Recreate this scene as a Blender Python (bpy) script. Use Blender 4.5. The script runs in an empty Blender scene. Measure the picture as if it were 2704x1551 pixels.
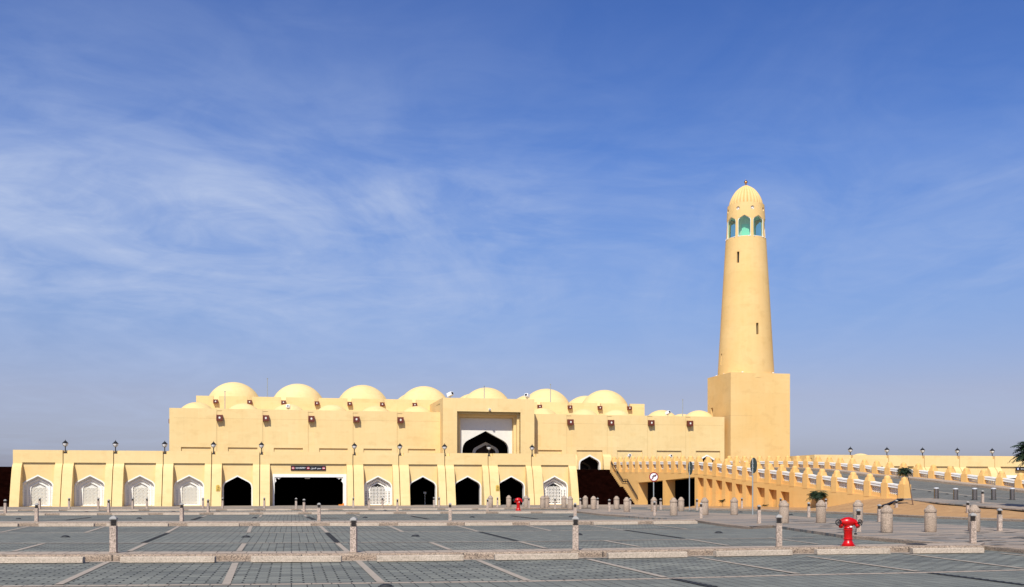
import bpy, bmesh, math, random
from mathutils import Vector, Matrix
from mathutils.geometry import tessellate_polygon, intersect_ray_tri
R = math.radians
random.seed(7)
S = bpy.context.scene
COL = S.collection

# ------------------------------------------------------------------ camera model of the photograph
F = 2740.0; CX = 1352.0; HY = 1290.0; EYE = 1.65
SL = R(12.75)                       # the facade recedes to the right by this angle
U = Vector((math.cos(SL), math.sin(SL), 0)); N = Vector((math.sin(SL), -math.cos(SL), 0))
Y0 = F*4.88/154.0
O = Vector(((34-CX)/F*Y0, Y0, 0))   # left end of the terrace wall
def G(px, py, z=0.0):
    Y = F*(EYE-z)/(py-HY)
    return Vector(((px-CX)/F*Y, Y, z))
def up(px, v=0.0):                  # u of the point where a sight line meets the plane parallel to the facade at v
    k = (px-CX)/F
    P = O+N*v
    return (k*P.y-P.x)/(U.x-k*U.y)
def W(u, v, z): 
    p = O+U*u+N*v
    return Vector((p.x, p.y, z))
def zp(px, py, v=0.0):
    return EYE+(HY-py)*W(up(px, v), v, 0).y/F
def lerp(t, a, b): return a+(b-a)*t
def interp(tab, x):
    if x <= tab[0][0]:
        a, b = tab[0], tab[1]
    elif x >= tab[-1][0]:
        a, b = tab[-2], tab[-1]
    else:
        for a, b in zip(tab, tab[1:]):
            if a[0] <= x <= b[0]: break
    t = (x-a[0])/(b[0]-a[0])
    return a[1]+(b[1]-a[1])*t

# ------------------------------------------------------------------ materials
def newmat(name):
    m = bpy.data.materials.new(name); m.use_nodes = True
    nt = m.node_tree; nt.nodes.clear()
    o = nt.nodes.new('ShaderNodeOutputMaterial'); b = nt.nodes.new('ShaderNodeBsdfPrincipled')
    nt.links.new(b.outputs[0], o.inputs[0])
    return m, nt, b
def nd(nt, t, **k):
    n = nt.nodes.new(t)
    for a, v in k.items(): setattr(n, a, v)
    return n
def coords(nt, rot=0.0, scale=(1, 1, 1)):
    tc = nd(nt, 'ShaderNodeNewGeometry'); mp = nd(nt, 'ShaderNodeMapping')
    mp.inputs['Rotation'].default_value = (0, 0, rot); mp.inputs['Scale'].default_value = scale
    nt.links.new(tc.outputs['Position'], mp.inputs['Vector'])
    return mp.outputs[0]
def noise(nt, vec, sc, det=4, rough=0.55):
    n = nd(nt, 'ShaderNodeTexNoise'); n.inputs['Scale'].default_value = sc
    n.inputs['Detail'].default_value = det; n.inputs['Roughness'].default_value = rough
    nt.links.new(vec, n.inputs['Vector']); return n.outputs['Fac']
def ramp(nt, fac, stops):
    r = nd(nt, 'ShaderNodeValToRGB'); el = r.color_ramp.elements
    while len(el) < len(stops): el.new(0.5)
    for e, (p, c) in zip(el, stops):
        e.position = p; e.color = (*c, 1) if len(c) == 3 else c
    nt.links.new(fac, r.inputs[0]); return r.outputs[0]
def mix(nt, fac, a, b, mode='MIX'):
    m = nd(nt, 'ShaderNodeMix', data_type='RGBA', blend_type=mode)
    for i, x in ((0, fac), (6, a), (7, b)):
        if isinstance(x, (int, float)): m.inputs[i].default_value = x
        elif isinstance(x, tuple): m.inputs[i].default_value = (*x, 1)
        else: nt.links.new(x, m.inputs[i])
    return m.outputs[2]
def bump(nt, b, h, st, dist=0.02):
    n = nd(nt, 'ShaderNodeBump'); n.inputs['Strength'].default_value = st; n.inputs['Distance'].default_value = dist
    nt.links.new(h, n.inputs['Height']); nt.links.new(n.outputs[0], b.inputs['Normal'])
def plain(name, col, rough=0.6, metal=0.0, var=0.0, sc=3.0, spec=0.5):
    m, nt, b = newmat(name)
    b.inputs['Roughness'].default_value = rough; b.inputs['Metallic'].default_value = metal
    b.inputs['Specular IOR Level'].default_value = spec
    if var:
        v = coords(nt); f = noise(nt, v, sc)
        nt.links.new(ramp(nt, f, [(0.3, tuple(c*(1-var) for c in col)), (0.7, tuple(min(1, c*(1+var)) for c in col))]), b.inputs['Base Color'])
    else: b.inputs['Base Color'].default_value = (*col, 1)
    return m
def stucco(name, col, warm):
    m, nt, b = newmat(name)
    v = coords(nt, scale=(1, 1, 1.0))
    big = noise(nt, v, 0.16, 5, 0.6); mid = noise(nt, coords(nt, scale=(1, 1, 1.6)), 0.8, 6, 0.62)
    c1 = ramp(nt, big, [(0.36, col), (0.66, warm)])
    c2 = ramp(nt, mid, [(0.3, (0.93, 0.905, 0.87)), (0.48, (1, 1, 1)), (0.6, (1.0, 0.985, 0.97)), (0.75, (0.98, 0.94, 0.88))])
    c = mix(nt, 1.0, c1, c2, 'MULTIPLY')
    # render bays: each lift of plaster took the colour a little differently
    geo = nd(nt, 'ShaderNodeNewGeometry'); mp = nd(nt, 'ShaderNodeMapping'); mp.inputs['Rotation'].default_value = (0, 0, -SL)
    nt.links.new(geo.outputs['Position'], mp.inputs[0]); sx = nd(nt, 'ShaderNodeSeparateXYZ'); nt.links.new(mp.outputs[0], sx.inputs[0])
    ax_ = nd(nt, 'ShaderNodeMath', operation='ADD'); nt.links.new(sx.outputs[0], ax_.inputs[0]); nt.links.new(sx.outputs[1], ax_.inputs[1])
    cx_ = nd(nt, 'ShaderNodeCombineXYZ'); nt.links.new(ax_.outputs[0], cx_.inputs[0]); nt.links.new(sx.outputs[2], cx_.inputs[1])
    br = nd(nt, 'ShaderNodeTexBrick'); br.offset = 0.37; br.inputs['Scale'].default_value = 1; br.inputs['Brick Width'].default_value = 2.7; br.inputs['Row Height'].default_value = 1.15
    br.inputs['Mortar Size'].default_value = 0.006; br.inputs['Color1'].default_value = (1, 1, 1, 1); br.inputs['Color2'].default_value = (.955, .935, .90, 1); br.inputs['Mortar'].default_value = (.93, .89, .83, 1)
    nt.links.new(cx_.outputs[0], br.inputs['Vector'])
    c = mix(nt, 0.8, c, mix(nt, 1.0, c, br.outputs['Color'], 'MULTIPLY'))
    # faint pour lines every few metres and thin run-off streaks
    st = noise(nt, coords(nt, scale=(2.4, 2.4, 0.10)), 1.6, 3, 0.7)
    c = mix(nt, 0.12, c, mix(nt, 1.0, c, ramp(nt, st, [(0.34, (0.82, 0.78, 0.72)), (0.52, (1, 1, 1))]), 'MULTIPLY'))
    nt.links.new(c, b.inputs['Base Color'])
    b.inputs['Roughness'].default_value = 0.9; b.inputs['Specular IOR Level'].default_value = 0.15
    bump(nt, b, noise(nt, v, 14, 5, 0.7), 0.25, 0.02)
    return m
CREAM = stucco('cream_render', (0.79, 0.605, 0.298), (0.78, 0.57, 0.265))
WARM = stucco('warm_render', (0.785, 0.55, 0.245), (0.77, 0.51, 0.20))
CREAM_SHADE = stucco('cream_render_shaded', (0.77, 0.475, 0.180), (0.75, 0.44, 0.150))  # deeper orange stands in for weaker sun on the ramp faces
JOINT = plain('joint_painted_shade', (0.30, 0.20, 0.09), 0.9)  # dark tone paints the shadow inside the bay gaps
WHITE = plain('white_cast_plaster', (0.80, 0.775, 0.71), 0.7, var=0.04, sc=6)
OFFW = plain('pale_plaster_panel', (0.74, 0.705, 0.61), 0.8, var=0.03)
SCREEN = plain('grey_white_screen', (0.64, 0.635, 0.585), 0.8)
VOID = plain('interior_painted_dark', (0.010, 0.008, 0.007), 1.0, spec=0.0)  # darkness of the rooms put into a near-black base colour
BROWNW = plain('dark_timber', (0.045, 0.018, 0.010), 0.6)
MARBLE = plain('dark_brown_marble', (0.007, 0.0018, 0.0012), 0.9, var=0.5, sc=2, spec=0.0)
SPOUT = plain('brown_spout_metal', (0.13, 0.022, 0.008), 0.6)
IRON = plain('black_cast_iron', (0.014, 0.013, 0.012), 0.45)
BRASS = plain('bronze_finial', (0.42, 0.22, 0.08), 0.35, 1.0)
STEEL = plain('brushed_steel', (0.36, 0.34, 0.31), 0.2, 1.0)
STEELTOP = plain('pale_steel_top', (0.75, 0.75, 0.74), 0.5, 0.3)
GALV = plain('galvanised_pole', (0.36, 0.39, 0.38), 0.5, 0.3)
SIGNB = plain('green_grey_sign_back', (0.035, 0.06, 0.055), 0.55)
LAMPW = plain('white_housing', (0.82, 0.82, 0.80), 0.5)
BLACK = plain('black_panel', (0.006, 0.006, 0.007), 0.5)
REDP = plain('red_signal_paint', (0.38, 0.015, 0.025), 0.5)
HYD = plain('red_gloss_paint', (0.50, 0.002, 0.002), 0.30, var=0.16, sc=9)
SIGNW = plain('white_sign_paint', (0.85, 0.85, 0.84), 0.5)
GOLD = plain('gold_plaque', (0.62, 0.40, 0.07), 0.45, var=0.15, sc=12)
LEAF = plain('dark_leaf', (0.010, 0.027, 0.007), 0.6, var=0.4, sc=5)
LEAF2 = plain('lighter_leaf', (0.06, 0.12, 0.02), 0.6, var=0.4, sc=5)
BARK = plain('sapling_bark', (0.16, 0.09, 0.06), 0.9, var=0.2, sc=10)
TARP = plain('black_liner', (0.012, 0.014, 0.018), 0.45, var=0.3, sc=6)
MINT = plain('mint_gallery_paint', (0.60, 0.74, 0.56), 0.8, var=0.08, sc=3)
MINTD = plain('mint_door_paint', (0.36, 0.72, 0.52), 0.6)
PLAS = plain('drain_cover_and_screen_shade', (0.020, 0.021, 0.022), 0.7, var=0.3, sc=30)
TILEG = plain('grey_paving_band', (0.085, 0.09, 0.085), 0.85, var=0.25, sc=6)
TILE = plain('dark_basalt_strip', (0.020, 0.020, 0.019), 0.7, var=0.35, sc=9)
ORANGEM = plain('orange_plastic', (0.7, 0.22, 0.02), 0.5)

def glassmat(name, col, mixf):
    m = bpy.data.materials.new(name); m.use_nodes = True; nt = m.node_tree; nt.nodes.clear()
    o = nd(nt, 'ShaderNodeOutputMaterial'); t = nd(nt, 'ShaderNodeBsdfTransparent'); g = nd(nt, 'ShaderNodeBsdfGlossy'); x = nd(nt, 'ShaderNodeMixShader')
    t.inputs[0].default_value = (*col, 1); g.inputs['Roughness'].default_value = 0.05; x.inputs[0].default_value = mixf
    nt.links.new(t.outputs[0], x.inputs[1]); nt.links.new(g.outputs[0], x.inputs[2]); nt.links.new(x.outputs[0], o.inputs[0])
    return m
TEAL = glassmat('green_glass', (0.72, 0.95, 0.87), 0.12)
m, nt, b = newmat('frosted_lamp_glass')
b.inputs['Base Color'].default_value = (0.72, 0.71, 0.68, 1); b.inputs['Roughness'].default_value = 0.15
FROST = m

def paver(name, rot, bw, bh, c1, c2, mort, msize, off=0.5, var=0.25):
    m, nt, b = newmat(name)
    v = coords(nt, rot)
    br = nd(nt, 'ShaderNodeTexBrick'); br.offset = off
    br.inputs['Scale'].default_value = 1.0; br.inputs['Brick Width'].default_value = bw; br.inputs['Row Height'].default_value = bh
    br.inputs['Mortar Size'].default_value = msize; br.inputs['Mortar Smooth'].default_value = 0.2; br.inputs['Bias'].default_value = 0.0
    br.inputs['Color1'].default_value = (*c1, 1); br.inputs['Color2'].default_value = (*c2, 1); br.inputs['Mortar'].default_value = (*mort, 1)
    nt.links.new(v, br.inputs['Vector'])
    # each paver wanders a little; dust gathers in drifts along the lanes
    flat = mix(nt, noise(nt, v, 2.3, 4, 0.6), c1, c2)
    wear = ramp(nt, noise(nt, coords(nt, rot, (0.6, 1, 1)), 1.1, 6, 0.7), [(0.30, (0.40,)*3), (0.50, (1, 1, 1))])
    base_c = mix(nt, wear, flat, br.outputs['Color'])
    d = noise(nt, coords(nt, rot, (0.35, 1.1, 1)), 0.55, 7, 0.68)
    f = noise(nt, v, 26, 4, 0.7)
    c = mix(nt, 1.0, base_c, ramp(nt, d, [(0.28, (1-var,)*3), (0.52, (1, 1, 1)), (0.75, (1+var*0.9, 1+var*0.85, 1+var*0.75))]), 'MULTIPLY')
    c = mix(nt, 1.0, c, ramp(nt, f, [(0.25, (0.80, 0.80, 0.80)), (0.7, (1.16, 1.16, 1.16))]), 'MULTIPLY')
    nt.links.new(c, b.inputs['Base Color']); b.inputs['Roughness'].default_value = 0.85; b.inputs['Specular IOR Level'].default_value = 0.25
    iv = nd(nt, 'ShaderNodeMath', operation='SUBTRACT'); iv.inputs[0].default_value = 1.0; nt.links.new(br.outputs['Fac'], iv.inputs[1])
    ad = nd(nt, 'ShaderNodeMath', operation='MULTIPLY_ADD'); nt.links.new(f, ad.inputs[0]); ad.inputs[1].default_value = 0.3; nt.links.new(iv.outputs[0], ad.inputs[2])
    bump(nt, b, ad.outputs[0], 0.5, 0.008)
    return m
ROTG = -R(12.0)
PAVE = paver('grey_green_pavers', ROTG, 0.42, 0.21, (0.235, 0.238, 0.200), (0.142, 0.146, 0.128), (0.012, 0.012, 0.010), 0.019, 0.5, 0.34)
SLABS = paver('grey_lane_slabs', ROTG, 0.26, 0.55, (0.190, 0.193, 0.164), (0.150, 0.154, 0.134), (0.035, 0.035, 0.028), 0.010, 0.0, 0.18)
PLAZA = paver('beige_plaza_pavers', ROTG, 0.6, 0.3, (0.36, 0.285, 0.215), (0.30, 0.24, 0.188), (0.16, 0.125, 0.095), 0.012, 0.5, 0.16)
STRIP = paver('pale_marking_pavers', ROTG, 0.34, 0.34, (0.43, 0.345, 0.265), (0.37, 0.295, 0.23), (0.11, 0.085, 0.065), 0.012, 0.0, 0.12)
LINEM = plain('pale_bay_line', (0.35, 0.29, 0.225), 0.85, var=0.12, sc=4)
# plaza: bands of dark setts worked into the beige paving
nt = PLAZA.node_tree; b = next(n for n in nt.nodes if n.type == 'BSDF_PRINCIPLED')
src = b.inputs['Base Color'].links[0].from_socket
st1 = noise(nt, coords(nt, R(-10), (0.45, 2.2, 1)), 1.0, 2, 0.4)
st2 = noise(nt, coords(nt, R(-10), (0.10, 0.16, 1)), 1.0, 2, 0.4)
mm = nd(nt, 'ShaderNodeMath', operation='MULTIPLY')
nt.links.new(ramp(nt, st1, [(0.50, (0, 0, 0)), (0.56, (1, 1, 1))]), mm.inputs[0])
nt.links.new(ramp(nt, st2, [(0.44, (0, 0, 0)), (0.52, (0.85, 0.85, 0.85))]), mm.inputs[1])
nt.links.new(mix(nt, mm.outputs[0], src, (0.13, 0.14, 0.135)), b.inputs['Base Color'])

def granite(name, c, spk=0.5, sc=26):
    m, nt, b = newmat(name)
    v = coords(nt)
    vo = nd(nt, 'ShaderNodeTexVoronoi'); vo.inputs['Scale'].default_value = sc; nt.links.new(v, vo.inputs['Vector'])
    sep = nd(nt, 'ShaderNodeSeparateColor'); nt.links.new(vo.outputs['Color'], sep.inputs[0])
    cc = ramp(nt, sep.outputs[0], [(0.0, tuple(x*(1-spk) for x in c)), (0.35, c), (0.7, tuple(x*(1+spk*0.35) for x in c)), (1.0, tuple(min(0.85, x*(1+spk*1.1)) for x in c))])
    d = noise(nt, v, 1.3, 5, 0.6)
    cc = mix(nt, 1.0, cc, ramp(nt, d, [(0.3, (0.86, 0.84, 0.82)), (0.7, (1.08, 1.08, 1.08))]), 'MULTIPLY')
    nt.links.new(cc, b.inputs['Base Color']); b.inputs['Roughness'].default_value = 0.85
    bump(nt, b, sep.outputs[1], 0.35, 0.004)
    return m
KERB = granite('exposed_aggregate_kerb', (0.275, 0.208, 0.150), 0.6, 48)
STOP = granite('aggregate_wheel_stop', (0.43, 0.352, 0.268), 0.26, 48)
STONE = granite('speckled_bollard_stone', (0.35, 0.268, 0.197), 0.4, 52)
POST = granite('speckled_light_post', (0.40, 0.315, 0.25), 0.55, 55)
def sandmat(name, c1, c2):
    m, nt, b = newmat(name); v = coords(nt)
    f = noise(nt, v, 0.9, 8, 0.7)
    nt.links.new(ramp(nt, f, [(0.3, c1), (0.7, c2)]), b.inputs['Base Color']); b.inputs['Roughness'].default_value = 1.0
    bump(nt, b, noise(nt, v, 2.2, 8, 0.7), 0.9, 0.14); return m
SAND = sandmat('orange_sand', (0.36, 0.19, 0.075), (0.50, 0.29, 0.12))
DESERT = sandmat('pale_sand', (0.40, 0.31, 0.20), (0.48, 0.38, 0.26))

# ------------------------------------------------------------------ mesh builder
class MB:
    def __init__(s): s.v = []; s.f = []
    def add(s, vs, fs):
        o = len(s.v); s.v += [Vector(p) for p in vs]; s.f += [tuple(i+o for i in f) for f in fs]; return s
    def box(s, x0, x1, y0, y1, z0, z1, fn=None):
        fn = fn or (lambda x, y, z: Vector((x, y, z)))
        vs = [fn(x, y, z) for z in (z0, z1) for x, y in ((x0, y0), (x1, y0), (x1, y1), (x0, y1))]
        return s.add(vs, [(0, 3, 2, 1), (4, 5, 6, 7), (0, 1, 5, 4), (1, 2, 6, 5), (2, 3, 7, 6), (3, 0, 4, 7)])
    def prism(s, poly, a, b, fn):
        n = len(poly); vs = [fn(p[0], p[1], a) for p in poly]+[fn(p[0], p[1], b) for p in poly]
        tr = tessellate_polygon([[Vector((p[0], p[1], 0)) for p in poly]])
        fs = [tuple(t) for t in tr]+[tuple(i+n for i in reversed(t)) for t in tr]
        fs += [(i, (i+1) % n, (i+1) % n+n, i+n) for i in range(n)]
        return s.add(vs, fs)
    def plate(s, outer, holes, fn, d0, dback=None):
        """holes: (polygon, depth or None, closed). front face at d0 with holes, sides of holes to depth, outer sides to dback"""
        loops = [[Vector((p[0], p[1], 0)) for p in outer]]+[[Vector((p[0], p[1], 0)) for p in h[0]] for h in holes]
        flat = [p for l in loops for p in l]
        tr = tessellate_polygon(loops)
        s.add([fn(p.x, p.y, d0) for p in flat], [tuple(t) for t in tr])
        def side(l, a, bb):
            n = len(l)
            s.add([fn(p.x, p.y, a) for p in l]+[fn(p.x, p.y, bb) for p in l], [(i, (i+1) % n, (i+1) % n+n, i+n) for i in range(n)])
        if dback is not None:
            side(loops[0], d0, dback)
        for l, h in zip(loops[1:], holes):
            if h[1] is None: continue
            side(l, d0, h[1])
            if h[2]: s.add([fn(p.x, p.y, h[1]) for p in l], [tuple(t) for t in tessellate_polygon([l])])
        return s
    def lathe(s, prof, n=24, c=(0, 0, 0), flute=None):
        vs = []; c = Vector(c)
        for (r, z) in prof:
            for i in range(n):
                a = 2*math.pi*i/n
                rr = r*(flute(a, z) if flute else 1)
                vs.append(c+Vector((rr*math.cos(a), rr*math.sin(a), z)))
        m = len(prof); fs = []
        for j in range(m-1):
            for i in range(n): fs.append((j*n+i, j*n+(i+1) % n, (j+1)*n+(i+1) % n, (j+1)*n+i))
        if prof[0][0] > 1e-4: fs.append(tuple(reversed(range(n))))
        if prof[-1][0] > 1e-4: fs.append(tuple((m-1)*n+i for i in range(n)))
        return s.add(vs, fs)
    def tube(s, pts, r, n=8, r2=None):
        pts = [Vector(p) for p in pts]; vs = []; fs = []; m = len(pts)
        for j, p in enumerate(pts):
            t = (pts[min(j+1, m-1)]-pts[max(j-1, 0)]).normalized()
            a = t.cross(Vector((0.13, 0.31, 1)) if abs(t.z) < 0.9 else Vector((1, 0.2, 0))).normalized(); b2 = t.cross(a)
            rr = r if r2 is None else lerp(j/(m-1), r, r2)
            for i in range(n):
                an = 2*math.pi*i/n; vs.append(p+a*rr*math.cos(an)+b2*rr*math.sin(an))
        for j in range(m-1):
            for i in range(n): fs.append((j*n+i, j*n+(i+1) % n, (j+1)*n+(i+1) % n, (j+1)*n+i))
        fs += [tuple(range(n)), tuple((m-1)*n+i for i in range(n))]
        return s.add(vs, fs)
    def build(s, name, mat, parent=None, base=None, smooth=False, bevel=0, weld=False):
        """vertices are in world space unless base given as None with a parent at its location"""
        rt_ = parent
        while rt_ is not None and rt_.parent is not None: rt_ = rt_.parent
        loc = Vector(base) if base is not None else (Vector(rt_.location) if rt_ is not None else Vector((0, 0, 0)))
        me = bpy.data.meshes.new(name); me.from_pydata([v-loc for v in s.v], [], s.f); me.update()
        bm = bmesh.new(); bm.from_mesh(me)
        if weld: bmesh.ops.remove_doubles(bm, verts=bm.verts, dist=1e-4)
        bmesh.ops.recalc_face_normals(bm, faces=bm.faces)
        if bevel:
            bmesh.ops.remove_doubles(bm, verts=bm.verts, dist=1e-5)
            es = [e for e in bm.edges if len(e.link_faces) == 2 and e.calc_face_angle(0) > 0.6]
            bmesh.ops.bevel(bm, geom=es, offset=bevel, segments=2, affect='EDGES', profile=0.6)
        bm.to_mesh(me); bm.free()
        me.materials.append(mat)
        if smooth:
            for p in me.polygons: p.use_smooth = True
            try: me.set_sharp_from_angle(angle=R(38))
            except Exception: pass
        o = bpy.data.objects.new(name, me); COL.objects.link(o)
        if parent is None: o.location = loc
        else: o.parent = parent
        return o
def tag(o, label=None, cat=None, group=None, kind=None):
    if label: o['label'] = label
    if cat: o['category'] = cat
    if group: o['group'] = group
    if kind: o['kind'] = kind
    return o
def root(name, loc=(0, 0, 0), rz=0.0, **k):
    o = bpy.data.objects.new(name, None); COL.objects.link(o); o.location = loc; o.rotation_euler.z = rz
    o['_root'] = 1; o.empty_display_size = 0.3
    return tag(o, **k)
def copy_thing(src, loc, rz=0.0, label=None, group=None, scale=None):
    r = src.copy(); COL.objects.link(r); r.location = loc; r.rotation_euler.z = rz
    if label: r['label'] = label
    if group: r['group'] = group
    if scale: r.scale = scale
    for ch in src.children:
        c = ch.copy(); COL.objects.link(c); c.parent = r
        for g in ch.children:
            d = g.copy(); COL.objects.link(d); d.parent = c
    return r
ORD = ['leftmost', 'second from the left', 'third from the left', 'fourth from the left', 'fifth from the left', 'sixth from the left', 'seventh from the left',
       'eighth from the left', 'ninth from the left', 'tenth from the left', 'eleventh from the left', 'twelfth from the left', 'thirteenth from the left', 'fourteenth from the left', 'fifteenth from the left']
def ordl(i, n):
    if i == n-1 and n > 1: return 'rightmost'
    return ORD[i]
FW = lambda x, z, d: W(x, d, z)        # facade plate mapping: (u, z, v)

# ------------------------------------------------------------------ ground
g = MB(); g.add([(-900, -60, -0.06), (900, -60, -0.06), (900, 1500, -0.06), (-900, 1500, -0.06)], [(0, 1, 2, 3)])
tag(g.build('ground', DESERT), kind='structure')
g = MB(); g.add([(-75, -15, 0), (75, -15, 0), (75, 84, 0), (11, 101.5, 0), (-60, 84, 0), (-75, 84, 0)], [(0, 1, 2, 3, 4, 5)])
tag(g.build('parking_area', PAVE), kind='structure')

XS = list(range(-700, 3401, 50))
def ribbon(mb, p, q, w, z):
    p = Vector(p); q = Vector(q); d = (q-p); d.z = 0; d.normalize(); n = Vector((-d.y, d.x, 0))*(w/2)
    mb.add([(a.x, a.y, z) for a in (p-n, q-n, q+n, p+n)], [(0, 1, 2, 3)])
def band(mb, tab0, tab1, z, x0, x1):      # between two pixel rows
    xs = [x0]+[x for x in XS if x0 < x < x1]+[x1]
    a = [G(x, interp(tab0, x)) for x in xs]; c = [G(x, interp(tab1, x)) for x in xs]; n = len(xs)
    mb.add([(p.x, p.y, z) for p in a+c], [(i, i+1, n+i+1, n+i) for i in range(n-1)])
def line_band(mb, tab, w, z, x0, x1):
    xs = [x0]+[x for x in XS if x0 < x < x1]+[x1]
    a = [G(x, interp(tab, x)) for x in xs]; n = len(xs)
    mb.add([(p.x, p.y-w/2, z) for p in a]+[(p.x, p.y+w/2, z) for p in a], [(i, i+1, n+i+1, n+i) for i in range(n-1)])

T_front = [(0, 1549.5), (700, 1544.5), (1400, 1536), (1758, 1528.8), (2100, 1520), (2453, 1513), (2704, 1506)]
A_bot = [(0, 1484), (700, 1481.5), (1000, 1480), (1400, 1475), (1800, 1468.5), (2100, 1462.4), (2300, 1459.5), (2596, 1457)]
A_back = [(0, 1456.6), (700, 1456.3), (1000, 1455), (1400, 1449.8), (1800, 1444.5), (2100, 1440.7), (2300, 1437.3), (2472, 1434.5), (2560, 1433)]
T1435 = [(0, 1435.2), (700, 1434.8), (1400, 1431), (2100, 1421.5), (2400, 1418)]
T1408 = [(0, 1408.3), (700, 1407.7), (1400, 1403), (1960, 1396.8), (2100, 1396)]
B_bot = [(0, 1390.3), (700, 1389.2), (1200, 1388), (1400, 1387), (1837, 1383)]
B_back = [(0, 1376.7), (700, 1375.5), (1200, 1374.3), (1400, 1373.4), (1837, 1371.5)]
C_bot = [(0, 1361.6), (700, 1358.8), (1000, 1357.6), (1523, 1355.6)]
C_back = [(0, 1353.2), (700, 1350.9), (1200, 1349), (1523, 1347.8)]
D_bot = [(0, 1350.4), (800, 1347.8), (1300, 1346), (1500, 1344.8), (1800, 1343.4)]

# driving lanes of larger slabs between the pale strips
lane = MB()
band(lane, T_front, [(x, y+120) for x, y in T_front], 0.004, -900, 3600)
band(lane, T1435, T1408, 0.004, -700, 2090)
tag(lane.build('driving_lane', SLABS), kind='structure')
ms = MB()
line_band(ms, T_front, 0.22, 0.008, -900, 3600)
line_band(ms, T1435, 0.18, 0.008, -700, 2150)
line_band(ms, T1408, 0.20, 0.008, -700, 2060)
line_band(ms, [(x, y+1.4) for x, y in A_bot], 0.30, 0.008, -700, 2596)
line_band(ms, [(x, y+0.8) for x, y in B_bot], 0.34, 0.008, -700, 1837)
line_band(ms, [(0, 1370.5), (1400, 1366.3)], 0.20, 0.008, -700, 1560)
tag(ms.build('pavement_strip', STRIP), kind='structure')
ls = MB()
LINES = [((284, 1485.3), (154.4, 1545.4)), ((621.7, 1487.5), (596.9, 1544.8)), ((946.8, 1483.3), (1006, 1539.3)), ((1262.5, 1480.6), (1393.4, 1534.4)),
         ((1554, 1477.8), (1756, 1526.2)), ((1844, 1473.1), (2107, 1516.5)), ((2131, 1470.2), (2425, 1510.5)), ((2388, 1463.1), (2704, 1502.7)), ((2640, 1462), (3010, 1500)),
         ((-60, 1486), (-290, 1546)), ((-400, 1486), (-740, 1547)),
         ((74.5, 1391.5), (0, 1407)), ((275.7, 1391.5), (224.7, 1407.5)), ((471.5, 1391), (441, 1407.5)), ((663, 1390.4), (656, 1407)), ((846, 1390.4), (864, 1407)),
         ((1028, 1389.6), (1064, 1405.6)), ((1204.6, 1388.8), (1262.5, 1404.2)), ((1390, 1388.5), (1455, 1402.6)), ((1557, 1388), (1648, 1401.5)), ((1728, 1386.8), (1813.6, 1398)),
         ((114.4, 1436.5), (36, 1457)), ((386, 1436), (342, 1456.6)), ((645, 1436.5), (631, 1457)), ((891.6, 1435.6), (918, 1458.5)), ((1138, 1433.7), (1189, 1453)),
         ((1373, 1431.5), (1441, 1449)), ((1598.5, 1429), (1689.5, 1445)), ((1816, 1424.6), (1924, 1442)), ((2031, 1421), (2160, 1437.6)), ((-150, 1436), (-260, 1457)),
         ((545, 1361.5), (533, 1366)), ((690, 1360.5), (686, 1366)), ((804, 1360.5), (810, 1366)), ((936, 1359.5), (950, 1364)), ((1075, 1359), (1098, 1363))]
for p, q in LINES: ribbon(ls, G(*p), G(*q), 0.14, 0.012)
tag(ls.build('bay_line', LINEM), kind='structure')

def kerb_island(tabF, tabB, k, x0, x1, kw=0.30, endr=None):
    xs = [x0]+[x for x in XS if x0 < x < x1]+[x1]
    f = [G(x, interp(tabF, x)) for x in xs]; bk = [G(x, interp(tabB, x), k) for x in xs]
    # kerb: rounded front; slabs behind
    prof = [(0, 0), (0, k-0.05), (0.015, k-0.018), (0.05, k), (kw, k)]
    mb = MB(); n = len(xs); m = len(prof)
    vs = [Vector((p.x, p.y+a, z)) for p in f for a, z in prof]
    mb.add(vs, [(i*m+j, (i+1)*m+j, (i+1)*m+j+1, i*m+j+1) for i in range(n-1) for j in range(m-1)])
    for i in (0, n-1): mb.add([vs[i*m+j] for j in range(m)]+[Vector((f[i].x, f[i].y+kw, 0))], [tuple(range(m+1))])
    tag(mb.build('kerb', KERB, smooth=False), kind='structure')
    sb = MB()
    ins = [Vector((p.x, p.y+kw, k-0.004)) for p in f]
    bkk = [Vector((q.x, max(q.y, p.y+kw+0.12), k-0.004)) for p, q in zip(f, bk)]
    lo = [Vector((q.x, q.y, 0)) for q in bkk]; 
    sb.add(ins+bkk+lo, [(i, i+1, n+i+1, n+i) for i in range(n-1)]+[(n+i, n+i+1, 2*n+i+1, 2*n+i) for i in range(n-1)])
    for i in (0, n-1): sb.add([ins[i], bkk[i], lo[i], Vector((f[i].x, f[i].y+kw, 0))], [(0, 1, 2, 3)])
    tag(sb.build('pavement', STRIP), kind='structure')
    # open joints between kerb stones
    jb = MB()
    return jb
kerb_island(A_bot, A_back, 0.16, -700, 2600)
kerb_island(B_bot, B_back, 0.16, -700, 1837)
kerb_island(C_bot, C_back, 0.14, -700, 1523)
jm = MB()
for px, tab, k in [(296, A_bot, .16), (1592, A_bot, .16), (796, A_bot, .16), (1223, A_bot, .16), (2400, A_bot, .16), (549, B_bot, .16), (1227, B_bot, .16), (1561, B_bot, .16)]:
    p = G(px, interp(tab, px)); 
    jm.box(p.x-0.012, p.x+0.012, p.y-0.004, p.y+0.1, 0.005, k-0.02)
tag(jm.build('kerb_joint', IRON), kind='structure')

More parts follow.
